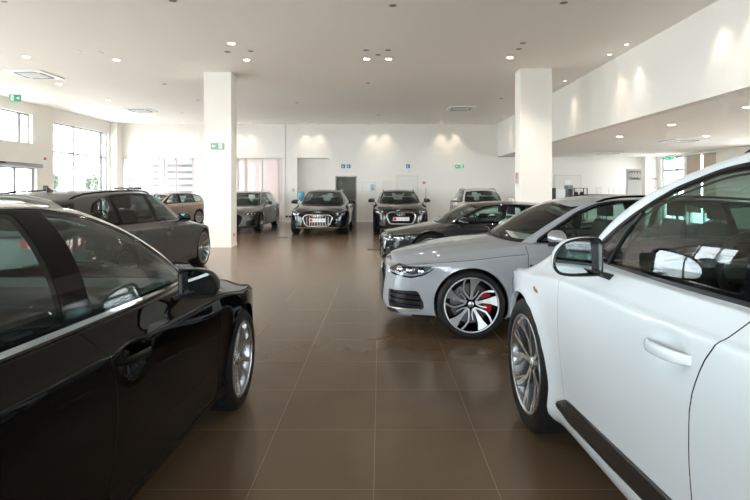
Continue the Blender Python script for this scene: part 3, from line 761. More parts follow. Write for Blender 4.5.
def floor_mat():
    m = bpy.data.materials.new('brown_stone_tiles'); m.use_nodes = True; nt = m.node_tree; b = nt.nodes['Principled BSDF']; N = nt.nodes.new; K_ = nt.links.new
    tc = N('ShaderNodeTexCoord'); mp = N('ShaderNodeMapping'); mp.inputs['Location'].default_value = (.03, -2.405, 0); K_(tc.outputs['Object'], mp.inputs['Vector'])
    br = N('ShaderNodeTexBrick'); br.offset = 0; br.inputs['Scale'].default_value = 1; br.inputs['Brick Width'].default_value = .6; br.inputs['Row Height'].default_value = .6
    br.inputs['Mortar Size'].default_value = .0022; br.inputs['Mortar Smooth'].default_value = .1; br.inputs['Bias'].default_value = 0
    br.inputs['Color1'].default_value = (.135, .088, .052, 1); br.inputs['Color2'].default_value = (.146, .096, .057, 1); br.inputs['Mortar'].default_value = (.23, .175, .125, 1)
    K_(mp.outputs[0], br.inputs['Vector'])
    n1 = N('ShaderNodeTexNoise'); n1.inputs['Scale'].default_value = 2.2; n1.inputs['Detail'].default_value = 3; K_(tc.outputs['Object'], n1.inputs['Vector'])
    n2 = N('ShaderNodeTexNoise'); n2.inputs['Scale'].default_value = 38; n2.inputs['Detail'].default_value = 3; K_(tc.outputs['Object'], n2.inputs['Vector'])
    r1 = N('ShaderNodeMapRange'); r1.inputs[1].default_value = .1; r1.inputs[2].default_value = .9; r1.inputs[3].default_value = .86; r1.inputs[4].default_value = 1.14; K_(n1.outputs['Fac'], r1.inputs[0])
    r2 = N('ShaderNodeMapRange'); r2.inputs[1].default_value = .3; r2.inputs[2].default_value = .7; r2.inputs[3].default_value = .985; r2.inputs[4].default_value = 1.015; K_(n2.outputs['Fac'], r2.inputs[0])
    mu = N('ShaderNodeMath'); mu.operation = 'MULTIPLY'; K_(r1.outputs[0], mu.inputs[0]); K_(r2.outputs[0], mu.inputs[1])
    vm = N('ShaderNodeVectorMath'); vm.operation = 'SCALE'; K_(br.outputs['Color'], vm.inputs[0]); K_(mu.outputs[0], vm.inputs['Scale']); K_(vm.outputs[0], b.inputs['Base Color'])
    r3 = N('ShaderNodeMapRange'); r3.inputs[1].default_value = .1; r3.inputs[2].default_value = .9; r3.inputs[3].default_value = .17; r3.inputs[4].default_value = .31; b.inputs['Roughness'].default_value = .22
    bp = N('ShaderNodeBump'); bp.inputs['Strength'].default_value = .3; bp.inputs['Distance'].default_value = .002; bp.invert = True; K_(br.outputs['Fac'], bp.inputs['Height']); K_(bp.outputs[0], b.inputs['Normal'])
    b.inputs['Specular IOR Level'].default_value = .85; b.inputs['Specular Tint'].default_value = (1, .86, .70, 1)
    return m
struct('floor', MB().box(XL-.3, XR+.3, YB-.3, FW+1.4, -.2, 0), floor_mat())
struct('ceiling', MB().box(XL-.3, XF, YB-.3, FW+.3, CZ, CZ+.2).box(XF+.22, XR+.3, YB-.3, FW+.3, LZ, LZ+.2), CEIL)
struct('wall_fascia', MB().box(XF, XF+.22, YB-.3, FW, LZ, CZ+.2), WHITE)

def wall_open(name, axis, pos, th, a0, a1, z1, holes, mat):
    """wall along an axis with rectangular openings; holes = [(a, b, zlo, zhi)] sorted and disjoint in a"""
    m = MB()
    def bx(a, b, c, d):
        if b-a < 1e-4 or d-c < 1e-4: return
        m.box(*((a, b, pos, pos+th) if axis == 'x' else (pos, pos+th, a, b)), c, d)
    cuts = sorted({a0, a1, *[h[0] for h in holes], *[h[1] for h in holes]})
    for a, b in zip(cuts, cuts[1:]):
        hs = sorted([h for h in holes if h[0] <= a+1e-6 and h[1] >= b-1e-6], key=lambda h: h[2]); z = 0
        for h in hs: bx(a, b, z, h[2]); z = h[3]
        bx(a, b, z, z1)
    return struct(name, m, mat)
# far wall
gl0, gl1, gz = fx(121), fx(283), fz(158)
al0, al1 = fx(297), fx(329); el0, el1, ez1 = fx(336.4), fx(355.6), fz(177)
wall_open('wall_far', 'x', FW, .25, XL-.3, XR+.3, CZ+.2, [(gl0, gl1, 0, gz), (al0, al1, 0, gz), (el0, el1, 0, ez1)], WHITE)
struct('wall_alcove', MB().box(al0-.1, al1+.1, FW+.45, FW+.55, 0, gz+.1).box(al0-.1, al0, FW+.25, FW+.45, 0, gz+.1).box(al1, al1+.1, FW+.25, FW+.45, 0, gz+.1).box(al0, al1, FW+.25, FW+.45, gz, gz+.1), WHITE)
struct('trim_1', MB().box(gl1-.02, gl1+.10, FW-.035, FW, 0, CZ), WHITE)
skf = MB()
for a, b in ((gl1+.1, al0), (al1, el0-.06), (el1+.06, XF), (XF, XR)): skf.box(a, b, FW-.018, FW, 0, .09)
struct('baseboard_far', skf, TRIMW)
# left wall: shop windows, entrance window, sliding door
w1a, w1b = wl(53.5), wl(109); e1 = wl(32.5); d1 = wl(37); dz_ = 2.26
holesL = [(-7.6, -4.0, .1, 3.96), (-3.4, .2, .1, 3.96), (.8, 4.4, .1, 3.96), (5.0, 8.6, .1, 3.96), (9.2, 12.0, .1, 3.96), (13.2, e1, 3.02, 4.06), (14.6, d1, 0, dz_), (w1a, w1b, .1, 3.96)]
wall_open('wall_left', 'y', XL-.3, .3, YB-.3, FW+.3, CZ+.2, holesL, WHITE)
FR = pbr('window_frame_grey', (.36, .36, .37), .4); FRG = pbr('door_frame_grey', (.36, .37, .38), .4, .3)
def window(name, x, a, b, z0, z1, vs=(), hs=(), wall='y', fr=.05, mat=FR, dep=.08):
    m = MB()
    def bx(p, q, r, s, d=dep):
        m.box(*((x-d/2, x+d/2, p, q) if wall == 'y' else (p, q, x-d/2, x+d/2)), r, s)
    bx(a, b, z0, z0+fr); bx(a, b, z1-fr, z1); bx(a, a+fr, z0+fr, z1-fr); bx(b-fr, b, z0+fr, z1-fr)
    for v, w in vs: bx(v-w/2, v+w/2, z0+fr, z1-fr, dep*.9)
    for h in hs: bx(a+fr, b-fr, h-fr*.7, h+fr*.7, dep*.85)
    root = struct(name, m, mat)
    g = MB().box(*((x-.006, x+.006, a+fr, b-fr) if wall == 'y' else (a+fr, b-fr, x-.006, x+.006)), z0+fr, z1-fr)
    g.build('window_glass', PANE, root)
    return root
XW = XL-.16
window('window_1', XW, w1a, w1b, .1, 3.96, [(wl(76.6), .10), (wl(104), .16)], [2.88])
window('window_2', XW, 13.2, e1, 3.02, 4.06, [(wl(23), .12), (14.6, .06)])
for i, (a, b) in enumerate([(-7.6, -4.0), (-3.4, .2), (.8, 4.4), (5.0, 8.6), (9.2, 12.0)]):  # offscreen openings toward the camera, added to let in daylight
    window('window_%d' % (i+3), XW, a, b, .1, 3.96, [((a+b)/2, .06)], [2.88])
window('door_1', XW, 14.6, d1, 0, dz_, [(wl(18.5), .12), (15.6, .08)], [], fr=.09, mat=FRG)
# bulkhead above the sliding door with the operator housing
struct('wall_bulkhead', MB().box(XL, XL+.45, 13.6, wl(43)*.965, dz_+.10, 3.0), WHITE)
op = empty('sliding_door_operator', (XL+.085, 15.9, dz_-.02)); tag(op, 'long grey operator housing above the glass sliding entrance door', 'door operator')
MB().box(-.08, .10, -1.4, d1-15.9+.05, -.02, .11).build('housing', FRG, op, .008); MB().box(.10, .15, -.62, -.35, .06, .11).build('motion_sensor', BLACK, op, .01)
# corner pier, columns
struct('trim_2', MB().box(XL, XL+.30, wl(110), FW, 0, CZ), WHITE)
cl0, cl1 = -4.47, -3.78
struct('trim_3', MB().box(cl0, cl1, 12.56, 13.05, 0, CZ).box(cl0-.012, cl1+.012, 12.548, 13.062, 0, .07), WHITE)
struct('trim_4', MB().box(3.46, 4.24, 12.2, 12.68, 0, CZ).box(3.448, 4.252, 12.188, 12.692, 0, .07), WHITE)
struct('trim_5', MB().box(fx(645.5)*.985, fx(657), FW-.35, FW, 0, LZ), WHITE)
# right wall with a glass door and windows with roller blinds
holesR = [(-7, -4, .1, 2.6), (-3, 0, .1, 2.6), (1.0, 4.0, .1, 2.6), (5.0, 8.0, .1, 2.6), (9.2, 12.2, .1, 2.6), (13.2, 16.2, .1, 2.6), (wr(716), wr(686), .1, 2.88), (wr(683.5), wr(661), 0, 2.88)]
wall_open('wall_right', 'y', XR, .3, YB-.3, FW+.3, LZ+.2, holesR, WHITE)
for i, h in enumerate(holesR[:7]): window('window_%d' % (i+8), XR+.16, h[0], h[1], h[2], h[3], [((h[0]+h[1])/2, .06)], [])
window('door_2', XR+.12, wr(683.5), wr(661), 0, 2.88, [(wr(674.5), .10)], [2.3], mat=FRG, fr=.07)
wall_open('wall_back', 'x', YB-.3, .3, XL-.3, XR+.3, CZ+.2, [(-10.5, -6.6, .1, 3.6), (-5.8, -1.9, .1, 3.6), (-1.1, 2.8, .1, 3.6)], WHITE)
for i, (a, b) in enumerate([(-10.5, -6.6), (-5.8, -1.9), (-1.1, 2.8)]): window('window_%d' % (i+15), YB-.16, a, b, .1, 3.6, [((a+b)/2, .06)], [2.6], wall='x')
# glazed partition in the far wall
FROST = glassmat('frosted_pane', (.96, .93, .92), frost=(.90, .83, .81))
m = MB(); vsx = [gl0+.03, fx(163), fx(176), fx(204), fx(237), fx(244.7), fx(261.5), fx(278), gl1-.05]
for v in vsx: m.box(v-.025, v+.025, FW+.08, FW+.16, 0, gz)
m.box(gl0, gl1, FW+.08, FW+.16, gz-.05, gz); m.box(gl0, gl1, FW+.08, FW+.16, 0, .06)
wn = struct('window_18', m, pbr('partition_frame', (.62, .58, .55), .5))
for a, b in zip(vsx, vsx[1:]): MB().box(a+.025, b-.025, FW+.115, FW+.125, .06, gz-.05).build('frosted_glass', FROST, wn)
struct('wall_lobby', MB().box(XL-.3, gl1+.4, FW+2.9, FW+3.0, 0, 3.2).box(gl1+.3, gl1+.4, FW+.25, FW+3.0, 0, 3.2), pbr('lobby_wall', (.8, .77, .75), .8))
struct('lobby_sky_blocker', MB().box(XL-.3, gl1+.4, FW+.25, FW+2.72, 3.2, 3.3), WHITE)  # unseen lid over the lobby, added to dim sky light on the panes
struct('floor_lobby', MB().box(XL-3, gl1+.4, FW+1.4, FW+3.2, -.2, 0), pbr('lobby_floor', (.45, .4, .37), .5))
BL1, BL2 = pbr('blind_fabric_white', (.62, .62, .64), .8), glassmat('blind_sheer', (.60, .58, .64), frost=(.56, .55, .61))
def zebra(label, a, b):
    t = empty('zebra_blind', ((a+b)/2, FW+.04, gz)); tag(t, label, 'blind', None)
    hw = (b-a)/2; f, s_ = MB(), MB(); z = -.10
    while z > -2.5: f.box(-hw, hw, -.008, .0, z-.19, z); s_.box(-hw, hw, -.005, -.003, z-.30, z-.19); z -= .30
    f.build('opaque_band', BL1, t); s_.build('sheer_band', BL2, t); MB().box(-hw, hw, -.03, .03, -.10, -.01).build('cassette', BL1, t)
zebra('wide white striped blind at the left end of the frosted far window', fx(128.4), fx(158.4))
zebra('narrow white striped blind left of the window mullion behind the beige car', fx(166.5), fx(175))
zebra('white striped blind right of the window mullion, beside the square column', fx(177), fx(192))
# roller blinds on the right
for lab, a, b in (('beige roller blind nearer the glass exit door', wr(700), wr(686)), ('beige roller blind farther from the exit door, toward the white car roof', wr(716), wr(702))):
    t = empty('roller_blind', (XR+.04, (a+b)/2, 2.86)); tag(t, lab, 'blind'); h = (b-a)/2
    MB().box(-.004, .004, -h, h, -2.3, -.05).build('fabric', pbr('blind_beige', (.50, .41, .32), .9), t); MB().box(-.03, .03, -h, h, -.06, 0).build('roller', FR, t)
# lift door
EL = pbr('lift_steel', (.10, .10, .08), .5, .3, var=.1, vscale=3)
t = struct('door_3', MB().box(el0-.05, el0, FW-.02, FW+.2, 0, ez1+.05).box(el1, el1+.05, FW-.02, FW+.2, 0, ez1+.05).box(el0, el1, FW-.02, FW+.2, ez1, ez1+.05), pbr('lift_frame', (.22, .21, .19), .35, .8))
MB().box(el0-.05, el1+.05, FW+.16, FW+.20, 0, ez1+.05).build('backing', DARKM, t); MB().box(el0, (el0+el1)/2-.003, FW+.10, FW+.14, 0, ez1).build('door_leaf', EL, t); MB().box((el0+el1)/2+.003, el1, FW+.10, FW+.14, 0, ez1).build('door_leaf', EL, t)  # dark backing added to block outside light at the leaf gap
# flush door in the far wall
dx0, dx1, dzt = fx(397.5), fx(417), fz(176.5)
PD = pbr('flush_door', (.76, .73, .68), .5)
t = struct('door_4', MB().box(dx0-.05, dx0, FW-.025, FW, 0, dzt+.05).box(dx1, dx1+.05, FW-.025, FW, 0, dzt+.05).box(dx0, dx1, FW-.025, FW, dzt, dzt+.05), pbr('door_frame_cream', (.68, .65, .60), .5))
MB().box(dx0, dx1, FW-.012, FW, 0, dzt).build('door_leaf', PD, t); MB().tube([(dx0+.08, FW-.05, 1.02), (dx0+.2, FW-.05, 1.02)], .01).build('door_handle', SATIN, t)

# ------------------------------------------------------------------ ceiling things
LAMPD = pbr('washer_glow', (1, 1, 1), .5, emit=(1, .9, .78), es=1.2)
LAMPW = pbr('downlight_glow', (1, 1, 1), .5, emit=(1, .88, .72), es=7); RINGW = pbr('downlight_rim', (.75, .73, .70), .4); OFFL = pbr('spot_recess', (.20, .19, .18), .35)
def spot(parent, loc, w, deg, blend, rad=.05, col=(1, .84, .66), rot=(0, 0, 0)):
    l = bpy.data.lights.new('lamp', 'SPOT'); l.energy = w; l.spot_size = math.radians(deg); l.spot_blend = blend; l.shadow_soft_size = rad; l.color = col
    o = bpy.data.objects.new('lamp', l); link(o, parent); o.location = loc; o.rotation_euler = rot; return o
def downlight(x, y, z, label, r=.085, lit=True, group='ceiling downlights', power=62):
    t = empty('downlight', (x, y, z)); tag(t, label, 'downlight', group)
    MB().lathe([(r, -.001), (r*1.18, -.006), (r*1.22, -.001)], 24, axis='z').build('rim', RINGW, t)
    m = MB(); m.lathe([(.001, -.004), (r, -.004)], 24, axis='z'); m.build('lamp_disc', LAMPW if lit else OFFL, t)
    if lit: spot(t, (0, 0, -.03), power, 110, .8)
lit = [(116.5, 60), (59, 84), (108, 100.5), (246.7, 60), (231.5, 43.5), (366.7, 59), (388.5, 59), (510, 57.6), (26, 57)]
off = [(79, 52), (101, 52), (227.5, 51.7), (250.7, 51), (366, 50), (388, 50), (518.8, 48.8), (378, 54.7), (2.7, .8), (173, .5), (392.8, 5.3), (563.8, 2.6), (164.5, 84), (368, 83), (297, 102.7), (501.5, 98.4), (523, 43), (182, 113), (378.7, 115), (198, 100)]
LBL_L = ['bright round ceiling downlight left of the column, the brighter beside two dim spots', 'bright round downlight between the large air vent and the green exit sign side', 'small bright round downlight before the second ceiling vent on the left',
         'bright round downlight just above the left column head', 'round white ceiling lamp above the left column, topmost of its cluster', 'left lamp of the bright pair in the middle ceiling cluster',
         'right lamp of the bright pair in the middle ceiling cluster', 'bright oval downlight just above and left of the right column head', 'round white ceiling lamp nearest the top left large vent']
LBL_O = ['dim recessed spot, left of two between the large vent and left column', 'dim recessed spot, right of two between the large vent and left column', 'dim recessed spot above the left column, left of its pair', 'dim recessed spot above the left column, right of its pair',
         'small dim spot at the back left of the middle ceiling cluster', 'small dim spot at the back right of the middle ceiling cluster', 'small dim spot behind the bright downlight near the right column', 'tiny spot in the centre of the middle ceiling cluster',
         'dark spot at the very top left corner of the picture', 'dark spot at the top edge of the picture, above the left column', 'dark recessed spot at the top edge, above the middle cluster', 'dark recessed spot at the top edge, right of the middle cluster',
         'tiny ceiling spot left of the left column shaft', 'tiny ceiling spot far below the middle cluster', 'tiny ceiling spot right of the left column shaft', 'small ceiling spot just left of the right column head', 'faint spot upper right of the lamp near the right column', 'small dark ceiling spot beyond the second left vent',
         'tiny ceiling spot nearest the middle of the far wall', 'tiny ceiling spot touching the left column outline']
for (p, lb) in zip(lit, LBL_L): x, y = cpt(*p); downlight(x, y, CZ, lb, .065)
for (p, lb) in zip(off, LBL_O): x, y = cpt(*p); downlight(x, y, CZ, lb, .06, False, 'dim recessed ceiling spots')
# wall washers: their light draws the scallops
WASH = [(175, 'far left'), (187, 'left of the column'), (240, 'just right of the left column'), (252, 'right of the left column by the frosted window'), (306, 'above the alcove'), (319, 'between the alcove and lift'), (373, 'above the posters'), (386, 'above the flush door side'), (441, 'left of the green far wall sign'), (455, 'above the green far wall sign')]
for i, (px, w) in enumerate(WASH):
    t = empty('wall_washer', (fx(px), FW-.30, CZ)); tag(t, 'small washer lamp near the far wall, '+w, 'downlight', 'wall washers along the far wall')
    MB().lathe([(.045, -.001), (.06, -.006), (.065, -.001)], 16, axis='z').build('rim', RINGW, t); MB().lathe([(.001, -.004), (.040, -.004)], 16, axis='z').build('lamp_disc', LAMPD, t)
    spot(t, (0, 0, -.02), 16, 74, .9, .03)
FWASH = [(13.6, 'farthest, near the right column', (1, .86, .7)), (10.95, 'warm one of the middle pair', (1, .72, .5)), (10.2, 'pale one of the middle pair', (1, .88, .74)), (7.7, 'above the white car, farther of two', (1, .88, .75)), (7.05, 'above the white car, nearer of two', (1, .88, .75)), (17.2, 'beyond the right column', (1, .86, .7)), (20.2, 'deepest, by the far wall', (1, .86, .7))]
for y, w, c in FWASH:
    t = empty('wall_washer', (XF-.26, y, CZ)); tag(t, 'small recessed washer lamp along the white fascia, '+w, 'downlight', 'wall washers along the fascia')
    MB().lathe([(.045, -.001), (.06, -.006), (.065, -.001)], 16, axis='z').build('rim', RINGW, t); MB().lathe([(.001, -.004), (.040, -.004)], 16, axis='z').build('lamp_disc', LAMPD, t)
    spot(t, (0, 0, -.02), 15, 66, .9, .03, c)
for (p, lb) in zip([(619.8, 136.6), (671.6, 124.8), (706, 136), (748, 107)], ['round downlight in the low ceiling, leftmost', 'round downlight in the low ceiling before its nearer vent', 'round downlight in the low ceiling right of its nearer vent', 'round downlight in the low ceiling at the right picture edge']):
    x, y = cpt(*p, LZ); downlight(x, y, LZ, lb, .075, True, 'low ceiling downlights', 50)
def cassette(x, y, z, label):
    t = empty('ceiling_air_vent', (x, y, z)); tag(t, label, 'air vent')
    MB().rings([[(a*s, b*s, h) for a, b in ((-1, -1), (1, -1), (1, 1), (-1, 1))] for s, h in ((.475, -.001), (.475, -.02), (.46, -.03), (.36, -.034))], smooth=False).build('panel', pbr('cassette_white', (.80, .80, .80), .4), t)
    MB().box(-.25, .25, -.25, .25, -.040, -.033).build('intake_grille', pbr('cassette_grille', (.66, .66, .66), .5), t)
    for a in range(4):
        m = MB().box(-.28, .28, .30, .355, -.0375, -.0335); o = m.build('louvre', pbr('louvre_dark', (.05, .05, .05), .5), t); o.rotation_euler = (0, 0, a*PI/2)
cassette(-8.93, 12.8, CZ, 'square white ceiling air vent at upper left, the nearer left one')
cassette(-8.95, 18.5, CZ, 'square white ceiling air vent deeper on the left, before the big window')
cassette(2.96, 18.1, CZ, 'square ceiling air vent left of the right column')
cassette(9.1, 14.9, LZ, 'square white air vent in the low ceiling, nearer one')
cassette(9.2, 20., LZ, 'square white air vent in the low ceiling, deeper one near the far wall')
dt = empty('smoke_detector', (*cpt(182, 114), CZ)); bpy.data.objects.remove(dt)

# ------------------------------------------------------------------ signs and wall things
GREEN = pbr('sign_green', (.05, .30, .17), .5, emit=(.04, .5, .25), es=.15); BLUE = pbr('sign_blue', (.03, .16, .38), .5); SW = pbr('sign_white', (.85, .85, .82), .5)
REDP = pbr('sign_red', (.62, .05, .04), .5)
def exit_sign(label, loc, w, h, rz=0., mat=GREEN, flip=False, hang=False):
    t = empty('exit_sign', loc, rz); tag(t, label, 'sign')
    MB().box(-w/2, w/2, 0, .03, -h/2, h/2).build('panel', mat, t, .003)
    m = MB(); s = -1 if flip else 1
    def poly(pts):
        m.add([(s*x*w, -.003, z*h) for x, z in pts], [tuple(range(len(pts)))])
    poly([(-.40, 0), (-.28, .26), (-.28, .09), (-.14, .09), (-.14, -.09), (-.28, -.09), (-.28, -.26)]); m.build('arrow', SW, t); m = MB()
    poly([(.10, -.40), (.36, -.40), (.36, .40), (.10, .40)])
    m.build('door_symbol', SW, t)
    r = MB()
    for x0, z0, x1, z1, q in ((.24, .12, .19, -.08, .05), (.19, -.08, .27, -.2, .03), (.27, -.2, .24, -.33, .03), (.19, -.08, .14, -.3, .03), (.23, .10, .32, .02, .025), (.23, .10, .15, .0, .025)):
        dx, dz = (x1-x0)*w, (z1-z0)*h; ln = math.hypot(dx, dz); nx, nz = -dz/ln*q*w/2, dx/ln*q*w/2
        r.add([(s*x0*w+nx*s, -.005, z0*h+nz), (s*x1*w+s*(x1-x1)+nx*s, -.005, z1*h+nz), (s*x1*w-nx*s, -.005, z1*h-nz), (s*x0*w-nx*s, -.005, z0*h-nz)], [(0, 1, 2, 3)])
    r.lathe([(.001, -.005), (.03*w, -.005)], 10, c=(s*.25*w, 0, .22*h)); r.build('running_figure', mat, t)
    if hang:
        MB().box(-w*.3, -w*.28, .01, .02, h/2, h/2+hang).box(w*.28, w*.3, .01, .02, h/2, h/2+hang).build('hanger', SATIN, t)
    return t
exit_sign('green emergency exit sign mounted on the left square column', ((217-VX)/F*12.5, 12.525, CH+(VY-146)/F*12.5), .34, .16, mat=pbr('sign_greygreen', (.22, .38, .31), .5))
exit_sign('green emergency exit sign high on the far wall, right of the blue signs', (fx(459.5), FW-.032, fz(166.3)), .40, .15)
y_ = 15.5; exit_sign('small lit green exit sign hanging under the ceiling at far left', ((15-VX)/F*y_, y_, CH+(VY-98)/F*y_), .32, .21, hang=.10, mat=pbr('sign_green_lit', (.03, .35, .20), .5), flip=True).rotation_euler = (0, 0, .25)
y_ = 20.6; exit_sign('green exit sign above the glass door under the low ceiling', ((670-VX)/F*y_, y_, CH+(VY-158.5)/F*y_), .34, .18, hang=.10, rz=-.3, mat=pbr('sign_green_pale', (.10, .55, .35), .5, emit=(.04, .5, .25), es=.2))
def blue_sign(label, px, kind):
    t = empty('washroom_sign', (fx(px), FW-.012, fz(166.3))); tag(t, label, 'sign'); MB().box(-.085, .085, 0, .012, -.085, .085).build('panel', BLUE, t)
    m = MB(); m.lathe([(.001, -.002), (.016, -.002)], 10, c=(-.01, 0, .045))
    if kind == 0: m.box(-.022, .004, -.003, -.001, -.02, .025); m.box(-.01, .035, -.003, -.001, -.03, -.012); m.lathe([(.028, -.003), (.038, -.003)], 14, c=(-.008, 0, -.032))
    else: m.box(-.028, .010, -.003, -.001, -.03, .026); m.box(-.022, -.012, -.003, -.001, -.07, -.03); m.box(-.006, .004, -.003, -.001, -.07, -.03)
    m.build('pictogram', SW, t)
blue_sign('small blue wheelchair sign above the lift, left of two', 343.2, 0)
blue_sign('small blue person sign above the lift, right of two', 348.7, 1)
blue_sign('single blue pictogram sign above the flush door', 408, 1)
def dome(px, py, lab): o = MB().lathe([(.001, -.05), (.02, -.045), (.035, -.03), (.04, 0)], 16).build('motion_detector', SW); o.location = (fx(px), FW, fz(py)); tag(o, lab, 'detector')
dome(347, 171, 'small white round detector below the blue signs over the lift'); dome(408.5, 171.5, 'small white round detector under the single blue sign')
t = empty('fire_alarm_sign', (XL+.01, wl(44.5), CH+(VY-159.5)/F*wl(44.5))); tag(t, 'small red square fire sign on the left wall beside the sliding door', 'sign')
MB().box(-.008, .004, -.09, .09, -.1, .1).build('panel', SW, t); MB().box(.004, .006, -.07, .07, -.02, .08).build('red_field', REDP, t)
t = MB().box(0, .06, -.1, .1, -.1, .1).build('control_box', pbr('box_brown', (.16, .12, .10), .5), None, .01); t.location = (XL, wl(45), CH+.06); tag(t, 'small dark control box on the left wall beside the door', 'control box')
# far wall small things
def plate(name, lab, cat, px, py, w, h, mat, d=.015): o = MB().box(-w/2, w/2, 0, d, -h/2, h/2).build(name, mat, None, .003); o.location = (fx(px), FW-d, fz(py)); tag(o, lab, cat); return o
plate('thermostat', 'white thermostat box on the far wall left of the alcove', 'thermostat', 293.3, 190, .10, .14, pbr('thermostat', (.5, .48, .46), .5))
plate('light_switch', 'tiny white switch left of the thermostat', 'switch', 289.5, 190, .07, .09, SW)
o = MB().box(-.12, -.03, 0, .03, -.04, .04).box(.03, .12, 0, .03, -.04, .04).build('power_socket', BLACK); o.location = (fx(288.5), FW-.03, fz(216.5)); tag(o, 'dark double power socket low on the far wall left of the alcove', 'socket')
t = empty('poster', (fx(369), FW-.015, fz(187))); tag(t, 'framed pale poster with a blue and red picture, left of two', 'poster')
MB().box(-.31, .31, 0, .015, -.23, .23).build('frame', pbr('poster_frame_grey', (.55, .54, .52), .7), t); MB().box(-.295, .295, -.002, .001, -.215, .215).build('sheet', pbr('paper', (.78, .76, .72), .7), t)
MB().box(.06, .26, -.004, -.001, -.16, .12).build('picture_field', pbr('poster_blue', (.35, .55, .62), .7), t); MB().box(.12, .20, -.006, -.003, -.15, -.02).build('picture_mark', pbr('poster_red', (.55, .25, .2), .7), t)
t = empty('poster', (fx(387), FW-.015, fz(187))); tag(t, 'narrow framed plain white notice between the poster and the flush door', 'poster')
MB().box(-.24, .24, 0, .015, -.32, .32).build('frame', SW, t); MB().box(-.225, .225, -.002, .001, -.305, .305).build('sheet', pbr('paper2', (.74, .71, .67), .7), t)
t = empty('fire_extinguisher', (fx(424.5), FW-.14, 0)); tag(t, 'slim fire post with red sign right of the flush door', 'fire post')
MB().tube([(.06, .1, 0), (.06, .1, 1.55)], .022).build('post', pbr('post_grey', (.45, .43, .41), .4), t); MB().box(-.09, .05, .115, .13, fz(184), fz(181.5)).build('sign', pbr('sign_red_faded', (.55, .22, .18), .6), t)
t = empty('column_notice', (3.46-.02, 12.45, CH+(VY-178)/F*12.4)); tag(t, 'small red and grey notice on the side of the right column', 'notice')
MB().box(0, .02, -.12, .12, -.14, .14).build('panel', pbr('notice_grey', (.5, .46, .43), .5), t); MB().box(-.002, .001, -.1, .1, -.02, .12).build('red_field', pbr('notice_red', (.55, .22, .18), .5), t)
# water cooler in the alcove
t = empty('water_cooler', (fx(302.5), FW-.35, 0)); tag(t, 'water cooler with a blue bottle before the alcove, behind the black estate', 'water cooler')
MB().box(-.15, .15, -.16, .16, 0, .95).build('cabinet', pbr('cooler_white', (.72, .74, .75), .4), t, .02)
MB().lathe([(.05, .95), (.06, 1.0), (.13, 1.06), (.135, 1.12), (.128, 1.2), (.135, 1.28), (.13, 1.36), (.001, 1.37)], 24, axis='z').build('bottle', pbr('bottle_blue', (.10, .38, .50), .15), t)
MB().box(-.05, .05, -.19, -.16, .72, .8).build('tap', BLACK, t)
# dark stand seen over the matt grey car
t = empty('display_stand', (-7.28, 14.3, 0)); tag(t, 'dark display stand whose top shows above the matt grey car roof', 'stand')
MB().box(-.30, .30, -.2, .2, 1.47, 1.53).build('top', DARKM, t, .01); MB().tube([(0, 0, 0), (0, 0, 1.47)], .04).build('post', DARKM, t); MB().box(-.25, .25, -.2, .2, 0, .03).build('base', DARKM, t)
# floor boxes
for lab, p in (('flush dark floor socket lid in front of the dark grey crossover', (374.5, 249.5)), ('flush dark floor socket lid before the silver estate', (282, 237.5))):
    x, y = gpt(*p); o = MB().box(-.18, .18, -.14, .14, 0, .004).build('floor_socket', DARKM); o.location = (x, y, 0); tag(o, lab, 'floor socket')
o = MB().box(0, .01, -.04, .04, -.04, .04).build('wall_socket', REDP); o.location = (cl1, 12.8, .30); tag(o, 'small red socket low on the side of the left column', 'socket')

# ------------------------------------------------------------------ right back room
DK = 21.0
def rx(px, d=DK): return (px-VX)/F*d
def rz_(py, d=DK): return CH+(VY-py)/F*d
t = empty('ring_logo_board', (rx(634.5, 21.3), 21.3, 0)); tag(t, 'tall light grey board with four cut rings, right of the glass display table', 'sign board')
GB = pbr('board_grey', (.48, .46, .44), .5); zb_ = rz_(169, 21.3)
MB().box(-.30, .30, 0, .12, 0, zb_).build('board', GB, t, .005)
m = MB(); cz = rz_(175.3, 21.3)
for k in range(4):
    for half in (0, 1):
        pts = [(-.18+k*.12+.075*math.cos(a), -.008, cz+.03*(1 if half == 0 else -1)+.145*math.sin(a)) for a in [(PI*(i/10) + (0 if half == 0 else PI)) for i in range(1, 10)]]
        m.tube(pts, .013, 6)
m.build('ring_arcs', pbr('ring_dark', (.10, .075, .06), .4), t)
t = empty('wall_whiteboard', (fx(567), FW-.03, 0)); tag(t, 'large pale framed board on the far wall behind the coffee corner', 'whiteboard')
a, b, c, d = fx(554)-fx(567), fx(581)-fx(567), 1.0, fz(175)
MB().box(a, b, 0, .02, c, c+.02).box(a, b, 0, .02, d-.02, d).box(a, a+.02, 0, .02, c, d).box(b-.02, b, 0, .02, c, d).build('frame', pbr('frame_taupe', (.55, .50, .46), .5), t); MB().box(a, b, .005, .015, c, d).build('panel', pbr('board_pale', (.76, .72, .67), .5), t)
MB().box(fx(565)-fx(567), fx(570.5)-fx(567), -.01, .0, fz(184), fz(180)).build('notice', SW, t)
t = empty('coffee_machine', (rx(567.2), 20.85, 0)); tag(t, 'tall grey machine on the counter beside the square column', 'machine')
MB().box(-.12, .12, -.2, .2, 0, rz_(185.3)).build('body', pbr('machine_grey', (.20, .22, .21), .4), t, .02); MB().box(-.09, .09, -.205, -.2, 1.2, 1.5).build('panel', BLACK, t)
t = empty('reception_counter', (rx(560), 20.9, 0)); tag(t, 'white counter with dark end panel just right of the column', 'counter')
MB().box(-.30, .10, -.25, .25, 0, rz_(189)).build('body', TRIMW, t, .01); MB().box(-.36, -.30, -.26, .26, 0, rz_(188)).build('end_panel', DARKM, t)
t = empty('shelf_rack', (rx(578), 20.9, 0)); tag(t, 'low black metal rack holding dark bags, right of the grey machine', 'rack')
m = MB(); zr = rz_(188)
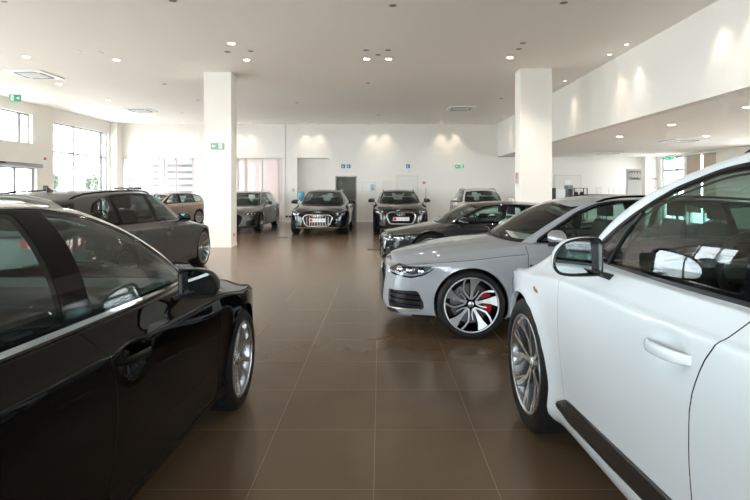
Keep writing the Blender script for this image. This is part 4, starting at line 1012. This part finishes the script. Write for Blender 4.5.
for sx in (-.27, .27):
    for sy in (-.18, .18): m.box(sx-.015, sx+.015, sy-.015, sy+.015, 0, zr)
m.box(-.27, .27, -.18, .18, zr-.02, zr); m.box(-.27, .27, -.18, .18, 1.18, 1.20); m.box(-.27, .27, -.18, .18, .5, .52); m.build('frame', BLACK, t)
for k, (dx, lab) in enumerate(((-.12, 'dark rounded bag on the rack, left of two'), (.12, 'dark rounded bag on the rack, right of two'))):
    o = MB().lathe([(.001, 0), (.08, .01), (.095, .07), (.07, .14), (.03, .18), (.001, .19)], 16, axis='z').build('dark_bag', pbr('bag_dark', (.03, .028, .03), .6)); o.location = (rx(578)+dx, 20.9, 1.205); tag(o, lab, 'bag')
t = empty('glass_display_table', (rx(610), 20.9, 0)); tag(t, 'pale glass-topped display table with thin frame on the far right floor', 'table')
m = MB(); w_ = .52
for sx in (-w_, 0, w_):
    for sy in (-.2, .2): m.box(sx-.012, sx+.012, sy-.012, sy+.012, 0, rz_(187.3))
m.build('frame', pbr('pale_frame', (.62, .62, .60), .4), t); MB().box(-w_, w_, -.2, .2, rz_(187.6), rz_(187.3)).build('top', pbr('pale_top', (.8, .8, .79), .3), t); MB().box(-w_, w_, -.2, .2, 0, 1.15).build('base_cabinet', TRIMW, t)
t = empty('red_lettering', (fx(653)*.985, FW-.352, 0)); tag(t, 'red lettering on the white pier beside the glass door', 'lettering')
m = MB()
for k in range(7): m.box(-.13+k*.042, -.105+k*.042, -.004, .002, fz(179.9), fz(178.2))
for k in range(4): m.box(-.03+k*.035, -.01+k*.035, -.004, .002, fz(188.5), fz(187.3))
m.build('letters', REDP, t)

# ------------------------------------------------------------------ outside
struct('ground', MB().box(-80, 60, -60, 70, -.4, -.22), pbr('outside_paving', (.42, .41, .39), .8))
LEAF = pbr('leaves', (.075, .095, .06), .8, var=.4, vscale=6); BARK = pbr('bark', (.12, .09, .07), .9)
def tree(x, y, h, label):
    t = empty('tree', (x, y, -.22)); tag(t, label, 'tree', 'trees outside the left window')
    MB().tube([(0, 0, 0), (.05, 0, h*.3), (0, .05, h*.55)], [.16, .12, .07]).build('trunk', BARK, t)
    rnd = random.Random(int(x*7+y)); vs, fs = [], []
    for k in range(900):
        a, b = rnd.uniform(0, 2*PI), math.acos(rnd.uniform(-1, 1)); r = rnd.uniform(.55, 1)
        c = Vector((h*.30*r*math.sin(b)*math.cos(a)*(1+.25*math.sin(3*a)), h*.30*r*math.sin(b)*math.sin(a), h*.66+h*.32*r*math.cos(b)))
        u = Vector((rnd.gauss(0, 1), rnd.gauss(0, 1), rnd.gauss(0, 1))).normalized(); v = u.cross(Vector((rnd.gauss(0, 1), rnd.gauss(0, 1), rnd.gauss(0, 1)))).normalized(); s = h*.045
        i = len(vs); vs += [c-u*s, c+v*s*.6, c+u*s, c-v*s*.6]; fs.append((i, i+1, i+2, i+3))
    MB().add(vs, fs).build('crown', LEAF, t)
tree(-33, 49, 3.9, 'pale green tree outside the big left window, left of its mullion'); tree(-30, 52, 3.4, 'pale green tree outside the big left window, right of its mullion'); tree(-44, 52, 3.6, 'tree outside the sliding entrance door')
for i, (x, y) in enumerate([(-24.5, 36), (-27, 39)]):
    t = empty('street_lamp', (x, y, -.22)); tag(t, ['thin street lamp post outside the window, left', 'thin street lamp post outside the window, right'][i], 'lamp post'); MB().tube([(0, 0, 0), (0, 0, 4.4)], .05).build('pole', DARKM, t); MB().box(-.3, .1, -.1, .1, 4.38, 4.46).build('lamp_head', DARKM, t)

w = bpy.data.worlds.new('sky'); sc.world = w; w.use_nodes = True
bg = w.node_tree.nodes['Background']; bg.inputs[0].default_value = (.91, .955, 1, 1); bg.inputs[1].default_value = 5.3
def portal(loc, sx, sy, rot):
    l = bpy.data.lights.new('portal', 'AREA'); l.shape = 'RECTANGLE'; l.size = sx; l.size_y = sy; l.cycles.is_portal = True
    o = bpy.data.objects.new('window_portal', l); link(o); o.location = loc; o.rotation_euler = rot
for h in holesL: portal((XL-.31, (h[0]+h[1])/2, (h[2]+h[3])/2), h[3]-h[2], h[1]-h[0], (0, -PI/2, 0))
for h in holesR: portal((XR+.31, (h[0]+h[1])/2, (h[2]+h[3])/2), h[3]-h[2], h[1]-h[0], (0, PI/2, 0))
for a, b in [(-10.5, -6.6), (-5.8, -1.9), (-1.1, 2.8)]: portal(((a+b)/2, YB-.31, 1.85), b-a, 3.5, (PI/2, 0, 0))

# ================================================================== THE CARS
def paintmat(name, col, metal=.5, rough=.35, coat=1., cr=.015): return pbr(name, col, rough, metal, coat, cr, 0)
P_BLACK = paintmat('paint_black', (.002, .002, .0025), 0, .3, .75)
P_BLACK.node_tree.nodes['Principled BSDF'].inputs['Coat IOR'].default_value = 1.38
P_WHITE = paintmat('paint_white', (.73, .78, .83), 0, .4)
P_NARDO = paintmat('paint_nardo_grey', (.32, .335, .36), 0, .4)
P_MATT = pbr('paint_matt_grey', (.062, .062, .060), .38, .40, .15, .25)
P_DARK = paintmat('paint_dark_grey', (.020, .021, .022), .3, .35)
P_SILV = paintmat('paint_silver_grey', (.13, .125, .115), .4, .35)
P_BEIGE = paintmat('paint_beige', (.40, .32, .26), .4, .4)
P_WARMW = paintmat('paint_warm_white', (.72, .69, .65), 0, .4)
P_ALLB = paintmat('paint_deep_black', (.008, .008, .009), .2, .35)
P_Q3 = paintmat('paint_dark_brown_grey', (.022, .020, .018), .3, .35)
def finish(root, sp, label, group=None): tag(root, label, 'car', group)
# white SUV, right foreground
def suv_badge(root, sm, surf, MS, MZ):
    for sd in (1, -1):
        s_, z_ = 1.16, .89; y_ = surf(s_, z_)+.004
        MB().rings([[(-(s_-sm)+.012, sd*y_, z_-.008), (-(s_-sm)+.002, sd*y_, z_-.012), (-(s_-sm)+.006, sd*y_, z_+.014), (-(s_-sm)+.020, sd*y_, z_+.014)], [(-(s_-sm)+.012, sd*(y_-.01), z_-.012), (-(s_-sm)-.002, sd*(y_-.01), z_-.012), (-(s_-sm)+.006, sd*(y_-.01), z_+.014), (-(s_-sm)+.020, sd*(y_-.01), z_+.014)]], smooth=False).build('fender_badge', PLATER, root)
        m = MB()
        for k in range(5): m.box(-(s_-sm)-.010-k*.010, -(s_-sm)-.004-k*.010, sd*y_-.002, sd*y_+.002, z_-.012, z_+(.010 if k in (0, 2) else .003))
        m.build('badge_lettering', SATIN, root)
sp = dict(name='suv', extra=suv_badge, paint=P_WHITE, W=.985, ms=[0, .93, 1.53, 2.50, 3.80, 5.06], mz=[0, .24, .87, 1.0, 1.125, 1.63, 1.665], WB=2.994, R=.39, rr=.292, step=.024, wheel='v5', rimmats=[ALLOY, ALLOYD, ALLOYD],
          trimmat=BLACK, mir_w=.118, mir_h=.084, mir_s=1.86, mir_z=.99, mir_y=.065, quarterbar=1.66, hoodv=10.25, wst=2.5, bulge=.095,
          gb=[(1.04, 0), (1.055, .30), (1.11, .54), (1.25, .70), (1.50, .755), (2.0, .785), (2.6, .80), (3.4, .795), (3.95, .77), (4.35, .715), (4.60, .63), (4.655, .35), (4.66, 0)],
          wins=[(1.0, 2.60, 'front_window'), (2.72, 3.55, 'rear_window_side'), (3.63, 9.0, 'quarter_window')],
          bel=[.645, .655, .70, .79, .895, .925, .93, .93, .935, .965, .93], hc=[.69, .72, .75, .815, .895, .945, .965, .965, 1.0, .98, .90], o10=[.24, .25, .17, .13, .10, .092, .11, .16],
          dlo=[(1.46, .938), (1.45, .975), (1.80, 1.135), (2.06, 1.238), (2.30, 1.298), (2.55, 1.322), (2.9, 1.335), (3.4, 1.33), (3.85, 1.31), (4.2, 1.255), (4.38, 1.14), (4.28, 1.02), (4.08, .992), (3.4, .972), (2.5, .955)], gap=.045, privacy=True, railmat=BLACK, steer=math.radians(-1.5), hz=.93,
          gwf=.0009, hs=2.42, hh=.022, flare=.030, nt=.06, bseam=[(2.71, 1.07), (2.68, .95), (2.64, .85), (2.60, .79), (2.545, .66), (2.52, .5), (2.525, .27)],
          cladding=[(1.36, .345), (1.40, .40), (1.48, .42), (2.5, .445), (3.25, .46), (3.3, .39), (2.5, .35), (1.52, .325)], kroof=1.03)
SUV = sp; o = build_car('suv', sp); park(o, sp, 523, 3.05, 90+2.3); finish(o, sp, 'large white SUV with black mirror base, nearest on the right')
# black estate, left foreground
sp = dict(name='estate_car', paint=P_BLACK, ms=[0, .88, 1.37, 2.46, 3.65, 4.76], mz=[0, .20, .70, .84, .975, 1.42, 1.45], mir_s=1.90, mir_z=.975, mir_w=.105, mir_tilt=.04, mir_glass=.16, mir_down=.05, bulge=.06, wins=[(1.0, 2.46, 'front_window'), (2.61, 3.50, 'rear_window_side'), (3.57, 9.0, 'quarter_window')],
          gb=[(1.21, 0), (1.225, .30), (1.29, .54), (1.42, .70), (1.64, .758), (2.0, .785), (2.6, .80), (3.4, .795), (3.95, .77), (4.35, .715), (4.60, .63), (4.655, .35), (4.66, 0)],
          dlo=[(1.53, .935), (1.54, .975), (1.76, 1.108), (2.0, 1.248), (2.2, 1.326), (2.45, 1.362), (2.9, 1.374), (3.4, 1.362), (3.85, 1.32), (4.13, 1.262), (4.30, 1.14), (4.20, 1.02), (4.08, .992), (3.4, .972), (2.5, .955)], R=.325, rr=.242, step=.024, wheel='multi', rimmats=[ALLOY, ALLOYD, ALLOYD], steer=math.radians(2), trimw=.022, mir_y=.05)
BLK = sp; o = build_car('blk', sp); park(o, sp, 244, 3.33, 90-2., 'front_right'); finish(o, sp, 'glossy black estate car with chrome window line, nearest on the left')
# light grey estate
sp = dict(name='estate_car', paint=P_NARDO, mz=[0, .20, .70, .825, .94, 1.375, 1.405], R=.335, rr=.27, step=.026, wheel='y5', rimmats=[pbr('machined_alloy', (.60, .61, .63), .36, .9), GLOSSB, GLOSSB], calmat=RED, trimmat=BLACK, mirmat=pbr('satin_mirror', (.42, .43, .45), .3, .6), framemat=GLOSSB, railmat=GLOSSB, plate=False, gap=.03, spin=0., blade=True)
NAR = sp; o = build_car('nar', sp); park(o, sp, 471.8, 4.80, 180.); finish(o, sp, 'light grey estate with black and silver wheels and red brake caliper')
# matt grey estate
sp = dict(name='estate_car', paint=P_MATT, W=.965, ms=[0, .93, 1.55, 2.66, 3.85, 4.98], mz=[0, .21, .71, .84, .965, 1.43, 1.46], WB=2.915, R=.35, rr=.285, step=.032, wheel='blade', rimmats=[ALLOY, ALLOYD, ALLOYD], trimmat=GLOSSB, railmat=GLOSSB, mirmat=BLACK, fin=True, privacy=True, nt=.065, mir_s=2.0, mir_z=.985, o10=[.22, .23, .20, .15, .10, .092, .11, .16],
          dlo=[(1.56, .938), (1.74, 1.06), (2.02, 1.235), (2.22, 1.318), (2.45, 1.350), (2.9, 1.362), (3.4, 1.345), (3.72, 1.30), (3.93, 1.24), (4.06, 1.12), (3.98, 1.02), (3.85, .988), (3.4, .972), (2.5, .955)], frontglass=glassmat('grey_glass', (.3, .36, .35)))
RS6 = sp; o = build_car('rs6', sp); park(o, sp, 204.5, 9.5, 90-.5, 'front_right'); finish(o, sp, 'matt dark grey estate car parked behind the glossy black one')
# dark low coupe
gbC = [(1.10, 0), (1.12, .30), (1.19, .52), (1.36, .68), (1.60, .745), (2.0, .775), (2.6, .79), (3.3, .77), (3.75, .72), (4.05, .62), (4.25, .48), (4.32, .25), (4.33, 0)]
gtC = [(2.02, 0), (2.03, .27), (2.08, .45), (2.19, .53), (2.30, .545), (2.45, .555), (2.75, .56), (3.0, .545), (3.15, .52), (3.3, .49), (3.45, .44), (3.5, .25), (3.52, 0)]
sp = dict(name='sports_coupe', paint=P_DARK, W=.95, ms=[0, .93, 1.30, 2.30, 3.4, 4.43], mz=[0, .18, .64, .745, .86, 1.215, 1.245], WB=2.65, R=.345, rr=.26, step=.034, wheel='multi', two_door=True, gb=gbC, gt=gtC, fast=True,
          roof=[1.36, 1.375, 1.40, 1.42, 1.43, 1.405, 1.36, 1.30, 1.27, 1.25], dlo=[(1.56, .95), (1.9, 1.16), (2.12, 1.28), (2.35, 1.335), (2.7, 1.345), (3.0, 1.31), (3.3, 1.22), (3.55, 1.08), (3.5, 1.01), (2.6, .97)],
          wins=[(1.0, 2.85, 'front_window'), (2.95, 9., 'rear_window_side')], rails=False, trimmat=GLOSSB, framemat=GLOSSB, plate=False, privacy=False)
o = build_car('coupe', sp); park(o, sp, 431.5, 8.75, 180.); finish(o, sp, 'low dark grey coupe between the light grey estate and far wall')
# silver-grey estate facing us, behind the left column
sp = dict(name='estate_car', paint=P_SILV, step=.045, wheel='blade', R=.33, rr=.255, plate=False, gw=.005, framemat=GLOSSB)
o = build_car('silv', sp); park(o, sp, 261.5, 17.2, 270.5, 'front_left'); finish(o, sp, 'silver-grey estate facing forward, half hidden by the left column')
# black allroad-like estate facing us
sp = dict(name='estate_car', paint=P_ALLB, W=.95, ms=[0, .92, 1.55, 2.66, 3.85, 4.95], mz=[0, .23, .74, .87, .99, 1.45, 1.48], WB=2.925, R=.35, rr=.25, step=.045, wheel='blade', grilletype='vertical', gw=.005, lowmat=SATIN, barmat=SATIN, rockmat=SATIN, fin=False)
o = build_car('all', sp); park(o, sp, 348.5, 16.6, 270.6, 'front_left'); finish(o, sp, 'black estate with chrome grille bars facing forward before the lift door')
# dark crossover facing us
sp = dict(name='compact_suv', paint=P_Q3, W=.925, ms=[0, .89, 1.45, 2.45, 3.55, 4.48], mz=[0, .22, .80, .93, 1.04, 1.45, 1.48], WB=2.68, R=.355, rr=.25, step=.045, wheel='blade', gw=.005, gframe=.03, framemat=SATIN, railmat=BLACK,
          grille=[(-.3, .66), (.40, .66), (.50, .56), (.40, .34), (.33, .31), (-.3, .31)])
Q3 = sp; o = build_car('q3', sp); park(o, sp, 427.0, 16.8, 270., 'front_left'); finish(o, sp, 'dark grey compact SUV with silver-framed grille facing forward by the posters')
# white SUV in the back
sp = dict(name='compact_suv', paint=P_WARMW, W=.925, ms=[0, .89, 1.45, 2.45, 3.55, 4.48], mz=[0, .22, .80, .93, 1.06, 1.49, 1.52], WB=2.68, R=.355, rr=.25, step=.045, wheel='blade', gw=.005, trimmat=BLACK, railmat=BLACK)
o = build_car('wq', sp); park(o, sp, 459, 16.6, 268., 'front_right'); finish(o, sp, 'white compact SUV facing forward, half hidden behind the right column')
# beige hatchback
sp = dict(name='hatchback', paint=P_BEIGE, W=.87, ms=[0, .80, 1.30, 2.30, 3.25, 4.0], mz=[0, .2, .70, .82, .94, 1.33, 1.36], WB=2.47, R=.32, rr=.23, step=.045, wheel='blade', gw=.005, rails=False, trimmat=BLACK)
o = build_car('bei', sp); park(o, sp, 199.5, 20.9, 250., 'rear_left'); finish(o, sp, 'small beige hatchback between the matt grey estate and the striped blinds')
# price card on the dashboard of the light grey estate
o = MB().box(-.16, .16, -.11, .11, 0, .003).build('price_card', pbr('card_white', (.82, .82, .80), .5)); o.location = ((523-VX)/F*5.25, 5.25, .965); o.rotation_euler = (.25, .18, .1); tag(o, 'white price card lying behind the windscreen of the light grey estate', 'card')

# ------------------------------------------------------------------ camera and output
cam = bpy.data.cameras.new('camera'); co = bpy.data.objects.new('camera', cam); link(co); co.location = (0, 0, CH); co.rotation_euler = (PI/2, 0, 0)
cam.sensor_fit = 'HORIZONTAL'; cam.sensor_width = 36; cam.lens = 36*F/750; cam.shift_x = -(VX-375)/750; cam.shift_y = -(250-VY)/750; cam.clip_start = .02; cam.clip_end = 300
sc.camera = co
sc.view_settings.view_transform = 'Standard'; sc.view_settings.look = 'None'; sc.view_settings.gamma = 1; sc.view_settings.use_curve_mapping = False
sc.view_settings.exposure = 1.86
c = sc.cycles; c.max_bounces = 14; c.diffuse_bounces = 5; c.glossy_bounces = 6; c.transmission_bounces = 6; c.transparent_max_bounces = 24; c.use_denoising = True; c.sample_clamp_indirect = 6; c.caustics_reflective = True; c.use_guiding = True; c.use_adaptive_sampling = False; c.blur_glossy = 1.0; c.caustics_refractive = False
